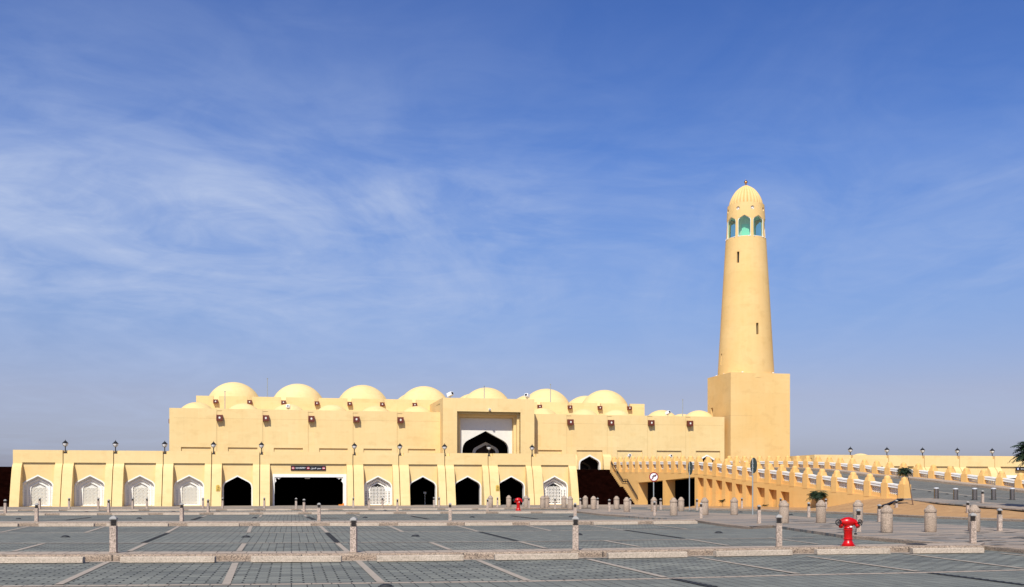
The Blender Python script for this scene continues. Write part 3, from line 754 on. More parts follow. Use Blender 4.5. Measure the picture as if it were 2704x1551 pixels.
def zm(y): return EYE+(HY-y)*DM/F
RAD = [(1000, 73.6), (985, 72.8), (800, 62.2), (648, 53.0), (553, 48.2), (545, 47.6)]
def rm(y): return interp([(a, bb) for a, bb in sorted(RAD)], y)*DM/F
NB = 96
ys = [1004]+list(range(970, 560, -20))+[556, 549, 546]
mb = MB()
outer = [(rm(y), zm(y)) for y in ys]
inner = [(rm(y)-0.28, zm(y)) for y in ys]
def shell():
    bm = bmesh.new(); vs = {}
    for s_, prof in (('o', outer), ('i', inner)):
        for j, (r, z) in enumerate(prof):
            for i in range(NB):
                a = 2*math.pi*i/NB; vs[s_, j, i] = bm.verts.new((r*math.cos(a), r*math.sin(a), z))
    m = len(outer)
    for i in range(NB):
        k = (i+1) % NB
        for j in range(m-1):
            bm.faces.new((vs['o', j, i], vs['o', j, k], vs['o', j+1, k], vs['o', j+1, i]))
            bm.faces.new((vs['i', j, k], vs['i', j, i], vs['i', j+1, i], vs['i', j+1, k]))
        bm.faces.new((vs['o', 0, k], vs['o', 0, i], vs['i', 0, i], vs['i', 0, k]))
        bm.faces.new((vs['o', m-1, i], vs['o', m-1, k], vs['i', m-1, k], vs['i', m-1, i]))
    bmesh.ops.recalc_face_normals(bm, faces=bm.faces)
    return bm
me = bpy.data.meshes.new('shaft'); bm = shell(); bm.to_mesh(me); bm.free(); me.materials.append(WARM)
shaft = bpy.data.objects.new('shaft', me); COL.objects.link(shaft)
def cutter(poly, ang, r0, r1):
    mb = MB(); ca, sa = math.cos(ang), math.sin(ang)
    mb.prism(poly, r0, r1, lambda x, z, d: Vector((d*ca-x*sa, d*sa+x*ca, z)))
    return mb
# azimuths: the middle window faces a little left of the camera
view = math.atan2(-Cm.y, -Cm.x)
cut = MB(); TH0 = view-R(4.5)
zwa, zwb = zm(579.5), zm(634.5)
wins = [TH0+k*2*math.pi/8 for k in range(8)]
for a in wins:
    w_ = 0.66
    cut.add(*(lambda c: (c.v, c.f))(cutter(arch(0, w_, zwa, zwb, 1.05), a, 1.2, 3.0)))
rounds = [TH0-R(30)+R(2), TH0+R(28)]
for k in range(8):
    a = TH0+R(25)+k*2*math.pi/8
    z = zm(560.5); cut.add(*(lambda c: (c.v, c.f))(cutter([(0.20*math.cos(2*math.pi*q/16), z+0.20*math.sin(2*math.pi*q/16)) for q in range(16)], a, 1.5, 3.0)))
def ang_at(px, r):
    s_ = (px-1969.5)*DM/F/r
    return view+math.asin(max(-1, min(1, s_)))
SLITS = [(1949.5, 675, 704.5), (1998.8, 863, 893), (1906.4, 937, 966)]
for px, ya, yb in SLITS:
    a = ang_at(px, rm((ya+yb)/2))
    cut.add(*(lambda c: (c.v, c.f))(cutter([(-0.13, zm(yb)), (0.13, zm(yb)), (0.13, zm(ya)), (-0.13, zm(ya))], a, 1.2, 3.4)))
cm = bpy.data.meshes.new('cut'); cm.from_pydata([tuple(v) for v in cut.v], [], cut.f)
bm = bmesh.new(); bm.from_mesh(cm); bmesh.ops.recalc_face_normals(bm, faces=bm.faces); bm.to_mesh(cm); bm.free()
co = bpy.data.objects.new('cut', cm); COL.objects.link(co)
md = shaft.modifiers.new('b', 'BOOLEAN'); md.operation = 'DIFFERENCE'; md.solver = 'EXACT'; md.object = co; md.use_self = True
bpy.context.view_layer.update()
dg = bpy.context.evaluated_depsgraph_get()
nm = bpy.data.meshes.new_from_object(shaft.evaluated_get(dg)); nm.name = 'shaft'
shaft.modifiers.clear(); shaft.data = nm
bpy.data.objects.remove(co)
for p in nm.polygons: p.use_smooth = True
nm.set_sharp_from_angle(angle=R(30))
shaft.parent = mina; shaft.location = Cm-mina.location
def mpart(mb, name, mat, smooth=False):      # mb in axis coordinates
    mb.v = [v+Cm for v in mb.v]; return mb.build(name, mat, mina, smooth=smooth)
# white trims, glass, mint gallery core
for a in wins:
    ca, sa = math.cos(a), math.sin(a); rr0 = rm(605)
    fn = lambda x, z, d: Vector((d*ca-x*sa, d*sa+x*ca, z))
    mb = MB(); ring(mb, arch(0, 0.665, zwa+.005, zwb, 1.05), arch(0, 0.61, zwa-.06, zwb+.05, 1.05), rr0-0.13, rr0-0.2, fn)
    mb.box(-0.66, 0.66, rr0-0.26, rr0+0.02, zwb-0.05, zwb+0.03, lambda x, y, z: fn(x, z, y))
    o = mpart(mb, 'window', WHITE)
    g2 = MB(); g2.plate(arch(0, 0.62, zwa-.05, zwb+.02, 1.05), [], fn, rr0-0.17, rr0-0.18); g2.v = [v+Cm for v in g2.v]
    g2.build('pane', TEAL, o, base=mina.location)
mb = MB(); mb.lathe([(0.95, zwb-1.2), (0.95, zwa+0.5)], 32); mpart(mb, 'gallery_core', MINT, True)
mb = MB(); mb.lathe([(rm(640)-0.3, zwb-0.12), (rm(640)-0.3, zwb-0.02)], 40); mpart(mb, 'gallery_floor', MINT, True)
mb = MB(); mb.lathe([(rm(560)-0.3, zwa+0.12), (rm(560)-0.3, zwa+0.22)], 40); mpart(mb, 'gallery_ceiling', MINT, True)
ca, sa = math.cos(TH0), math.sin(TH0)
mb = MB(); mb.box(-0.35, 0.42, 0.9, 1.0, zwb-0.02, zwb+1.45, lambda x, y, z: Vector((y*ca-x*sa, y*sa+x*ca, z))); mpart(mb, 'gallery_door', MINTD)
for px, ya, yb in SLITS:
    a = ang_at(px, rm((ya+yb)/2)); ca, sa = math.cos(a), math.sin(a); r = rm((ya+yb)/2)
    fn = lambda x, z, d: Vector((d*ca-x*sa, d*sa+x*ca, z))
    mb = MB(); mb.box(-0.16, 0.16, r-0.30, r-0.26, zm(yb)-.03, zm(ya)+.03, lambda x, y, z: fn(x, z, y)); mpart(mb, 'slit_window', BLACK)
for k in range(8):
    a = TH0+R(25)+k*2*math.pi/8; ca, sa = math.cos(a), math.sin(a); r = rm(560); z = zm(560.5)
    fn = lambda x, zz, d: Vector((d*ca-x*sa, d*sa+x*ca, zz))
    mb = MB(); cir = [(0.2*math.cos(2*math.pi*q/16), z+0.2*math.sin(2*math.pi*q/16)) for q in range(16)]
    hs = [([(0.115*math.cos(R(45)*j)+0.042*math.cos(R(60)*q), z+0.115*math.sin(R(45)*j)+0.042*math.sin(R(60)*q)) for q in range(6)], r-0.2, True) for j in range(8)]
    mb.plate(cir, hs, fn, r-0.10, r-0.2); mpart(mb, 'round_grille', WHITE)
# ribbed dome
zb = zm(546); zt = zm(490.5); hb = zt-zb; rb = 44.2*DM/F
prof = []
for t, k in [(0, 1), (.1, .985), (.22, .95), (.33, .90), (.43, .84), (.54, .765), (.65, .67), (.72, .60), (.78, .52), (.87, .38), (.93, .26), (.97, .17), (1.0, .08)]:
    prof.append((rb*k, zb+hb*t))
NF = 26
mb = MB(); mb.lathe([(rb, zb-0.3)]+prof, NF*8, (0, 0, 0), flute=lambda a, z: 0.88+0.12*abs(math.sin(a*NF/2))**0.42 if z > zb-0.1 else 1.0)
mpart(mb, 'ribbed_dome', WARM, True)
mb = MB(); mb.lathe([(rb+0.02, zb-0.02), (rm(546), zb)], 64)
mb.v = [v for v in mb.v]; mpart(mb, 'dome_ledge', WARM)
mb = MB(); s_ = DM/F
mb.lathe([(0.001, zt-0.1), (2.6*s_, zt-.1), (2.6*s_, zt+1.0*s_), (1.8*s_, zt+1.5*s_), (1.7*s_, zt+5.0*s_), (3.6*s_, zt+6.5*s_), (4.6*s_, zt+8.6*s_), (4.0*s_, zt+11*s_), (2.2*s_, zt+13*s_), (0.8*s_, zt+14*s_), (0.5*s_, zt+15.5*s_), (0.001, zt+15.6*s_)], 20)
mpart(mb, 'finial', BRASS, True)

# ------------------------------------------------------------------ right wing wall on the facade line
wing = root('wing_wall', W(up(2151), 0, 0), label='long cream wall with recessed panels closing the right side behind the ramp', cat='wall')
mb = MB(); wz = 5.0
WJ = [2251.5, 2346.5, 2441, 2534, 2627, 2722, 2817]
we = [up(2151)]+[up(j) for j in WJ]
WP = [(2163, 2235), (2263, 2331), (2361, 2413), (2470, 2518), (2551, 2609), (2642, 2706), (2738, 2802)]
for i, (a, bb) in enumerate(WP):
    e0 = we[i]+(GAP if i else 0); e1 = we[i+1]-GAP if i < len(WP)-1 else we[i+1]
    u0, u1 = up(a), up(bb); zt = zp((a+bb)/2, 1230.0)
    zt = 3.9
    nw = 0.3 if i < len(WP)-1 else 0
    mb.box(e0, e1-nw, -0.5, 0, zt, wz, FBX)
    if nw: mb.box(e1-nw, e1, -0.5, -0.28, zt, wz, FBX); mb.box(e1-nw, e1, -0.28, 0, zt, wz-0.3, FBX)
    for q0, q1 in ((e0, u0), (u1, e1)):
        if q1-q0 > 0.02: mb.prism([(0, zt)]+[(v, z*zt/RZ) for v, z in PROF[1:]]+[(-.5, 0), (-.5, zt)], q0, q1, lambda v, z, u: W(u, v, z))
    if i == 5:
        uc = (u0+u1)/2
        bay_panel(mb, u0, u1, [(u0+.1, 0), (u1-.1, 0), (u1-.1, 2.9), (u0+.1, 2.9)], zt=zt, depth=-0.75)
    else: bay_panel(mb, u0, u1, None, zt=zt)
mb.box(up(2151), up(2151)+.4, -12, -.5, 0, wz-.005, FBX)
mb.box(up(2817)-.4, up(2817), -12, -.5, 0, wz-.005, FBX); mb.box(up(2151), up(2817), -12.4, -12, 0, wz, FBX)
mb.box(up(2151)+.4, up(2817)-.4, -12, -.5, 3.5, 3.6, FBX)
mb.build('wall', CREAM, wing)
u0, u1 = up(2642), up(2706)
mb = MB(); ring(mb, [(u0+.05, 0), (u0+.05, 3.02), (u1-.05, 3.02), (u1-.05, 0)], [(u0+.3, 0), (u0+.3, 2.72), (u1-.3, 2.72), (u1-.3, 0)], -0.1, -0.5); mb.build('door_frame', WHITE, wing)
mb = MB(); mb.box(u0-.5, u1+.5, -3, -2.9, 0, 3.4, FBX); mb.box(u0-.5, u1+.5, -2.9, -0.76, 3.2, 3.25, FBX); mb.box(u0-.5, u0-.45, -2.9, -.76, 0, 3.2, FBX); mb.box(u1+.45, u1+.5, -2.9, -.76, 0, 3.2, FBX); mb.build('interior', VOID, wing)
dome(2272, 1198, -4, 1.7, wz-1).build('small_dome', CREAM, wing, smooth=True)

# ------------------------------------------------------------------ signs with lettering
def text_mesh(body, size, fn, depth=0.01):
    c = bpy.data.curves.new('lettering', 'FONT'); c.body = body; c.size = size; c.align_x = 'CENTER'; c.align_y = 'CENTER'; c.resolution_u = 3; c.offset = 0.01*size
    o = bpy.data.objects.new('lettering', c); COL.objects.link(o); bpy.context.view_layer.update()
    me = bpy.data.meshes.new_from_object(o.evaluated_get(bpy.context.evaluated_depsgraph_get()))
    mb = MB(); mb.add([fn(v.co.x, v.co.y, depth) for v in me.vertices], [tuple(p.vertices) for p in me.polygons])
    bpy.data.objects.remove(o); return mb
def disc(mb, x, z, r, fn, d0, d1, n=24):
    mb.prism([(x+r*math.cos(2*math.pi*q/n), z+r*math.sin(2*math.pi*q/n)) for q in range(n)], d0, d1, fn)
s0, s1 = up(768), up(860.5); zs0, zs1 = zp(768, 1242.6), zp(768, 1230.3); zc = (zs0+zs1)/2
nv = -0.15
sign = root('no_entry_sign', W((s0+s1)/2, nv, zs0), label='long black sign with three red no-entry discs above the garage opening', cat='sign')
mb = MB(); mb.prism(rect(s0, s1, zs0, zs1), nv, nv+0.08, FW); mb.build('panel', BLACK, sign, bevel=0.01)
for px in (774, 814, 854.7):
    x = up(px); mb = MB(); disc(mb, x, zc, 0.135, FW, nv+.08, nv+.095); d_ = mb.build('red_disc', REDP, sign)
    mb = MB(); mb.prism(rect(x-.095, x+.095, zc-.028, zc+.028), nv+.095, nv+.1, FW); mb.build('white_bar', SIGNW, sign)
xc = up(793.7); text_mesh('NO ENTRY', 0.185, lambda x, y, d: W(xc+x*0.92, nv+.085, zc+y)).build('lettering', SIGNW, sign)
xa = up(834.5); text_mesh('\uFEDD\uFEEE\uFEA7\uFEAA\uFEDF\uFE8D \uFEC9\uFEEE\uFEE8\uFEE4\uFEE3', 0.19, lambda x, y, d: W(xa+x*0.86, nv+.085, zc+y)).build('lettering', SIGNW, sign)
s0 = up(2681.5); s1 = s0+3.0; zs0, zs1 = zp(2690, 1243, .05), zp(2690, 1234.5, .05); zc = (zs0+zs1)/2
sign = root('entrance_sign', W(s0, 0.1, zs0), label='black entrance sign with a white arrow disc on the right wing wall', cat='sign')
mb = MB(); mb.prism(rect(s0, s1, zs0, zs1), .02, .10, FW); mb.build('panel', BLACK, sign)
mb = MB(); disc(mb, s0+.22, zc, .11, FW, .10, .11); mb.build('arrow_disc', plain('blue_white_disc', (.30, .34, .55), .5), sign)
mb = MB(); mb.prism([(s0+.22, zc-.09), (s0+.30, zc), (s0+.245, zc), (s0+.245, zc+.09), (s0+.195, zc+.09), (s0+.195, zc), (s0+.14, zc)], .11, .115, FW); mb.build('arrow', SIGNW, sign)
text_mesh('ENTRANCE', 0.15, lambda x, y, d: W(s0+.95+x, .105, zc+y)).build('lettering', SIGNW, sign)
# gold accessible-entrance plaques
for px, lab, k in ((575.7, 'gold arched plaque with a wheelchair symbol left of the first open archway', 1), (1313.8, 'gold arched plaque with a wheelchair symbol between two dark archways on the right', 0)):
    uc = up(px, .75); z0 = 1.42; vv = 0.0
    zmid = 1.8; v1 = interp([(z, v) for v, z in reversed(PROF)], zmid)+.02
    v1 = max(v1, interp([(z, v) for v, z in reversed(PROF)], z0)+.02)
    uc = up(px, v1)
    pq = root('plaque', W(uc, v1, z0), label=lab, cat='plaque', group='gold accessible entrance plaques')
    out = [(uc-.16, z0), (uc+.16, z0), (uc+.16, z0+.38)]+[(uc+.16*math.cos(R(a)), z0+.38+.16*math.sin(R(a))) for a in range(20, 180, 20)]+[(uc-.16, z0+.38)]
    mb = MB(); mb.prism(out, v1, v1+.03, FW); mb.build('panel', GOLD, pq)
    ic = MB(); iz = z0+.30
    disc(ic, uc+.01, iz+.13, .022, FW, v1+.03, v1+.034, 10)
    ic.prism([(uc-.01, iz+.1), (uc+.02, iz+.1), (uc+.03, iz+.02), (uc+.08, iz-.06), (uc+.055, iz-.07), (uc+.01, iz+.0), (uc-.015, iz+.0)], v1+.03, v1+.034, FW)
    n = 14; o1 = [(uc+.0+.07*math.cos(R(200)+R(200)*k2/n), iz-.0+.07*math.sin(R(180)+R(200)*k2/n)) for k2 in range(n+1)]; i1 = [(uc+.05*math.cos(R(200)+R(200)*k2/n), iz+.05*math.sin(R(180)+R(200)*k2/n)) for k2 in range(n+1)]
    ring(ic, o1, i1, v1+.03, v1+.034)
    for zz in (0.05, 0.10, 0.15): ic.prism(rect(uc-.1, uc+.1, z0+zz, z0+zz+.018), v1+.03, v1+.034, FW)
    ic.build('symbol', BROWNW, pq)

# ------------------------------------------------------------------ ramp: decks and balustrades
def line_pt(px, A, Bq, pa, pb_):      # plan line through px pa at depth A, px pb at depth B
    iy = lerp((px-pa)/(pb_-pa), 1/A, 1/Bq); Y = 1/iy
    return Vector(((px-CX)/F*Y, Y, 0))
FL = lambda px: line_pt(px, 102., 69., 1622., 2387.)
RL = lambda px: line_pt(px, 101., 76., 2006., 2695.)
FT = [(1622, 1206.6), (1688, 1204.7), (1744, 1204), (1803, 1203.2), (1847, 1204.3), (1871, 1206), (1896, 1208.3), (1919, 1212), (1946, 1214.8), (1973, 1218.7), (2001, 1221.5), (2033, 1224), (2065, 1226.8), (2099, 1230), (2134, 1234.5), (2171, 1238),
      (2210, 1242), (2253, 1246), (2297, 1251), (2343, 1256.2), (2387, 1259.5), (2450, 1268)]
RT = [(1880, 1204), (1926, 1204), (2006, 1204), (2108, 1203.9), (2160, 1204.6), (2190, 1206), (2219, 1207.6), (2251, 1210), (2283, 1212.5), (2315, 1217.6), (2349, 1219.6), (2386, 1221.8), (2425, 1224.2), (2465, 1227.7), (2509, 1231), (2552, 1235.7), (2597, 1240), (2645, 1243.2), (2695, 1249.2), (2900, 1270)]
HF, HR = 1.48, 1.25
def ztop_at(px, LN, T): return EYE+(HY-interp(T, px))*LN(px).y/F
FPX = [1622, 1639, 1655, 1672, 1688, 1706, 1725, 1744, 1764, 1784, 1803, 1824, 1846, 1870, 1894, 1919, 1946, 1973, 2002, 2033, 2065, 2099, 2134, 2171, 2210, 2253, 2297, 2343, 2388.5]
RPX = [1926, 1946, 1966, 1986, 2006, 2031, 2055, 2080, 2107, 2133, 2160, 2190, 2219, 2251, 2283, 2315, 2349, 2386, 2425, 2465, 2509, 2552, 2597, 2645, 2695, 2748, 2805]
def balustrade(nm, lab, LN, T, PXS, H, parent_wall=None, L=0.52, Wd=0.64):
    P = [LN(px) for px in PXS]; d = (P[-1]-P[0]).normalized(); nrm = Vector((d.y, -d.x, 0))
    if nrm.dot(Vector((-1, -0.4, 0))) < 0: nrm = -nrm
    rt = root(nm, (P[0].x, P[0].y, 0), label=lab, cat='balustrade')
    org = P[0]
    def fn(t, z, o): 
        p = org+d*t+nrm*o; return Vector((p.x, p.y, z))
    ts = [(p-org).dot(d) for p in P]; zs = [ztop_at(px, LN, T) for px in PXS]
    # smooth the crest heights a little
    zs = [zs[0]]+[(zs[i-1]+2*zs[i]+zs[i+1])/4 for i in range(1, len(zs)-1)]+[zs[-1]]
    for i, (t, z) in enumerate(zip(ts, zs)):
        mb = MB(); l, w = L/2, Wd/2
        last = (i == len(ts)-1)
        mb.box(t-l, t+l, -w, w, z-H-0.1, z-0.50, lambda a, o, zz: fn(a, zz, o))
        # sloping shoulders then a rounded head
        hr_ = .205
        q = [(l, w, z-.50), (l*.99, w*.99, z-.48), (l*.88, w*.84, z-.27), (hr_*.98, hr_*1.02, z-.255), (hr_, hr_, z-.17), (hr_*.93, hr_*.93, z-.095), (hr_*.70, hr_*.70, z-.032), (hr_*.33, hr_*.33, z)]
        vs = []
        K = 16
        for j, (a, o, zz) in enumerate(q):
            round_ = min(1, max(0, (j-2)/3))
            for k in range(K):
                an = 2*math.pi*(k+.5)/K; cx, sx = math.cos(an), math.sin(an); m_ = max(abs(cx), abs(sx))
                rx, ry = lerp(round_, cx/m_, cx*1.06), lerp(round_, sx/m_, sx*1.06)
                vs.append(fn(t+a*rx, zz, o*ry))
        n = len(q)
        mb.add(vs, [(j*K+k, j*K+(k+1) % K, (j+1)*K+(k+1) % K, (j+1)*K+k) for j in range(n-1) for k in range(K)]+[tuple((n-1)*K+k for k in range(K))])
        mb.build('pier', CREAM_SHADE, rt, smooth=True)
    for i in range(len(ts)-1):
        t0, t1 = ts[i]+L/2-.005, ts[i+1]-L/2+.005; z0, z1 = zs[i], zs[i+1]
        tz = lambda t: lerp((t-t0)/(t1-t0), z0, z1)
        def sb(m_, a, b_, o0, o1): m_.box(t0, t1, o0, o1, a, b_, lambda t, o, dz: fn(t, tz(t)+dz, o))
        m1 = MB(); sb(m1, -H-.1, -1.24 if H > 1.4 else -1.08, -.18, .18); m1.build('parapet', CREAM_SHADE, rt)
        m2 = MB(); sb(m2, -.62, -.53, -.24, .24); sb(m2, -.70, -.62, -.16, .19); sb(m2, -.78, -.70, -.2, .22); m2.build('coping', WHITE, rt)
        m3 = MB(); zl, zh = (-1.24 if H > 1.4 else -1.08), -.78; hh = zh-zl; ww = t1-t0
        nC = max(3, int(round(ww/0.17)))
        for c in range(nC+1):
            t = t0+ww*c/nC
            m3.box(max(t0, t-.012), min(t1, t+.012), -.03, .03, zl, zh, lambda tt, o, dz: fn(tt, tz(tt)+dz, o))
        cw = ww/nC; rws = max(2, int(round(hh/cw)))
        rh = hh/rws
        for c in range(nC):
            for r_ in range(rws):
                for sg in (1, -1):
                    xa_, xb_ = t0+c*cw, t0+(c+1)*cw; za_, zb_ = (zl+r_*rh, zl+(r_+1)*rh)[::sg]
                    th = 0.014
                    vs = []
                    for o in (-.028, .028):
                        for (x, z) in ((xa_, za_-th), (xb_, zb_-th), (xb_, zb_+th), (xa_, za_+th)): vs.append(fn(x, tz(x)+min(zh, max(zl, z)), o))
                    m3.add(vs, [(0, 1, 2, 3), (4, 7, 6, 5), (0, 4, 5, 1), (3, 2, 6, 7)])
        m3.build('lattice_panel', WHITE, rt)
    return rt, ts, zs, fn, org, d, nrm
fb = balustrade('balustrade', 'near balustrade of domed cream piers and white lattice stepping down the ramp', FL, FT, FPX, HF)
rb_ = balustrade('balustrade', 'far balustrade of domed cream piers and white lattice beyond the ramp roadway', RL, RT, RPX, HR)
# supporting wall below the near balustrade
rt, ts, zs, fn, org, d, nrm = fb
rwall = root('ramp_wall', (org.x, org.y, 0), label='sloping shade-toned ramp wall with two dark openings and a row of recesses', cat='ramp wall')
def t_of(px, off=0.30):           # t where sight line meets the outer face
    k = (px-CX)/F; A = org+nrm*off
    return (k*A.y-A.x)/(d.x-k*d.y)
def zr(px, py, off=0.30):
    p = org+d*t_of(px, off)+nrm*off; return EYE+(HY-py)*p.y/F
tz_ = [(t, z) for t, z in zip(ts, zs)]
top = [(t, z-HF) for t, z in tz_]
gt = -0.3
outer = [(ts[0]-.3, gt)]+[(ts[-1]+.3, gt)]+[(ts[-1]+.3, zs[-1]-HF)]+top[::-1]+[(ts[0]-.3, zs[0]-HF)]
H_ = []
def quad(xa, xb, ya, yb): return [(t_of(xa), -0.2), (t_of(xb), -0.2), (t_of(xb), zr(xb, yb)), (t_of(xa), zr(xa, ya))]
for xa, xb, ya, yb in ((1685.5, 1750, 1274.8, 1269), (1757, 1834.5, 1268.3, 1260.3)): H_.append((quad(xa, xb, ya, yb), -0.75, False))
RC = [(1841.8, 1858, 1261, 1263), (1865, 1881, 1264, 1266.5), (1890, 1906.6, 1268, 1270.5), (1914.7, 1933, 1272.5, 1275), (1941.8, 1960, 1277.5, 1280), (1969.7, 1986.8, 1282, 1284.3), (1999, 2019, 1286.8, 1289.5), (2029.7, 2050.5, 1292.3, 1295), (2061.5, 2084, 1297.8, 1300.5)]
for xa, xb, ya, yb in RC: H_.append((quad(xa, xb, ya, yb), -0.12, True))
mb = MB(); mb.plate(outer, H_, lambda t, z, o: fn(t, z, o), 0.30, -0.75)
mb.build('wall', CREAM_SHADE, rwall)
# space below the ramp
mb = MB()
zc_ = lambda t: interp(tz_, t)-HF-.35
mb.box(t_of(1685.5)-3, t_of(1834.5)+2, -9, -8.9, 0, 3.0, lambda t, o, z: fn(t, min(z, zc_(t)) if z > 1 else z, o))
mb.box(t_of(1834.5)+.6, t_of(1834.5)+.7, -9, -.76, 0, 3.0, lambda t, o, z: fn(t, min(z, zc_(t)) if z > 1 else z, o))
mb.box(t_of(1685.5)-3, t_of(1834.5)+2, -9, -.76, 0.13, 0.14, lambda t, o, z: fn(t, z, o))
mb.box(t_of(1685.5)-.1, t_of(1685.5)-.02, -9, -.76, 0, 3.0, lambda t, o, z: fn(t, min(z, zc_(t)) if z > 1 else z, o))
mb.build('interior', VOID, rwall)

# roadway of the ramp
def pf_(px): 
    p = FL(px); z = interp([(x, ztop_at(x, FL, FT)-HF+0.02) for x in FPX], px); return Vector((p.x, p.y, z))
def pr_(px):
    p = RL(px); z = ztop_at(px, RL, RT)-HR+0.02; return Vector((p.x, p.y, z))
front = [pf_(px) for px in FPX]
front += [Vector(((2500-CX)/F*64, 64, EYE-38*64/F)), Vector(((2704-CX)/F*58, 58, EYE-54.5*58/F)), Vector(((2900-CX)/F*54, 54, 0.33)), Vector((38, 48, 0.02))]
rear = [pr_(px) for px in RPX]
rear += [Vector((45, 66, 0.9)), Vector((54, 54, 0.02))]
def resample(pl_, n):
    L_ = [0]
    for a, bb in zip(pl_, pl_[1:]): L_.append(L_[-1]+(bb-a).length)
    out = []
    for k in range(n):
        s2 = L_[-1]*k/(n-1)
        for i in range(len(pl_)-1):
            if L_[i] <= s2 <= L_[i+1]+1e-6:
                out.append(pl_[i].lerp(pl_[i+1], (s2-L_[i])/(L_[i+1]-L_[i]))); break
    return out
NN = 60
fr_ = resample(front, NN); re_ = resample(rear, NN)
deck = MB(); M_ = 6
grid = [[f.lerp(r, k/M_) for k in range(M_+1)] for f, r in zip(fr_, re_)]
vs = [p for row in grid for p in row]
deck.add(vs, [(i*(M_+1)+k, i*(M_+1)+k+1, (i+1)*(M_+1)+k+1, (i+1)*(M_+1)+k) for i in range(NN-1) for k in range(M_)])
deck.add([v-Vector((0, 0, .3)) for v in vs], [(i*(M_+1)+k, i*(M_+1)+k+1, (i+1)*(M_+1)+k+1, (i+1)*(M_+1)+k) for i in range(NN-1) for k in range(M_)])
nV = M_+1
lw = []
for i in range(NN): lw += [grid[i][0], Vector((grid[i][0].x, grid[i][0].y, grid[i][0].z-.3))]
deck.add(lw, [(2*i, 2*i+1, 2*i+3, 2*i+2) for i in range(NN-1)])
tag(deck.build('ramp_road', paver('ramp_pavers', ROTG, 0.42, 0.21, (0.17, 0.165, 0.142), (0.14, 0.138, 0.12), (0.05, 0.05, 0.045), 0.011)), kind='structure')
def deck_strip(name, mat, k0, k1, h, i0=0, i1=NN, dz=0.0):
    mb = MB(); top_ = []; 
    for i in range(i0, i1):
        a = fr_[i].lerp(re_[i], k0); bb = fr_[i].lerp(re_[i], k1)
        top_ += [Vector((a.x, a.y, a.z-.02)), Vector((a.x, a.y, a.z+h)), Vector((bb.x, bb.y, bb.z+h)), Vector((bb.x, bb.y, bb.z-.02))]
    n = i1-i0
    mb.add(top_, [(4*i+j, 4*i+j+1, 4*i+j+5, 4*i+j+4) for i in range(n-1) for j in range(3)]+[(0, 1, 2, 3), (4*n-4, 4*n-3, 4*n-2, 4*n-1)])
    tag(mb.build(name, mat), kind='structure')
deck_strip('kerb', KERB, 0.87, 0.90, 0.15); deck_strip('pavement', STRIP, 0.90, 0.99, 0.145)
deck_strip('pavement', PLAZA, -0.05, 0.13, 0.05, 35); deck_strip('road_marking', LINEM, 0.46, 0.475, 0.006, 20)
def on_deck(px, py):
    dr = Vector(((px-CX)/F, 1, (HY-py)/F)); org_ = Vector((0, 0, EYE))
    for i in range(NN-1):
        for k in range(M_):
            q = (grid[i][k], grid[i][k+1], grid[i+1][k+1], grid[i+1][k])
            for tri in ((q[0], q[1], q[2]), (q[0], q[2], q[3])):
                h = intersect_ray_tri(*tri, dr, org_, True)
                if h is not None: return h
    return None
# raised ground under the mosque side so that nothing floats
mb = MB()
kb = [(1800, 1342), (1850, 1342.8), (1950, 1344.8), (2100, 1348.6), (2187, 1351.5), (2286, 1355), (2372, 1359.5), (2441, 1363), (2565, 1367.5), (2704, 1372), (2900, 1381), (3100, 1392)]
tb = [(1836, .14), (1900, .17), (1990, .20), (2060, .21), (2150, .24), (2187, .30), (2215, .46), (2245, .64), (2273, .82), (2310, .95), (2388, .95), (2500, EYE-43*63.6/F), (2704, EYE-61*57.5/F), (2900, .12), (3100, .1)]
def tp(px, z):
    if px <= 2388: 
        p = FL(px)+nrm*0.25
        k = (px-CX)/F; p = org+d*t_of(px, .28)+nrm*.28
    else:
        Y = interp([(2388, 68), (2500, 63.4), (2704, 57.4), (2900, 53.4), (3100, 50)], px); p = Vector(((px-CX)/F*Y, Y, 0))
    return Vector((p.x, p.y, z))
K2 = 40; rows = []
for i in range(K2+1):
    t = i/K2; pxk = lerp(t, 1800, 3100); pxt = lerp(t, 1836, 3100)
    a = G(pxk, interp(kb, pxk), .12); bb = tp(pxt, interp(tb, pxt)); a = Vector((a.x, a.y+(.8 if pxk < 2300 else .5), .11))
    row = []
    for k in range(9):
        s2 = k/8; p = a.lerp(bb, s2); 
        p.z = a.z+(bb.z-a.z)*(s2*0.6+0.4*math.sin(s2*math.pi/2))+0.05*math.sin(i*1.7+k*2.1)*math.sin(s2*math.pi)*(1 if bb.z > .3 else .2)
        row.append(p)
    rows.append(row)
vs = [p for r_ in rows for p in r_]
mb.add(vs, [(i*9+k, i*9+k+1, (i+1)*9+k+1, (i+1)*9+k) for i in range(K2) for k in range(8)])
sand_rows = rows
tag(mb.build('sand_bed', SAND, smooth=True), kind='structure')
def on_sand(px, py):
    dr = Vector(((px-CX)/F, 1, (HY-py)/F)); org_ = Vector((0, 0, EYE))
    for i in range(K2):
        for k in range(8):
            q = (rows[i][k], rows[i][k+1], rows[i+1][k+1], rows[i+1][k])
            for tri in ((q[0], q[1], q[2]), (q[0], q[2], q[3])):
                h = intersect_ray_tri(*tri, dr, org_, True)
                if h is not None: return h
    return G(px, py, .12)
kpts = [G(px, interp(kb, px), .12) for px in range(1740, 3101, 40)]
kerb_line([Vector((p.x, p.y, 0)) for p in kpts], 0, .13, .25)
kerb_line([Vector((p.x, p.y+.27, 0)) for p in kpts], 0, .122, .75, PLAZA)

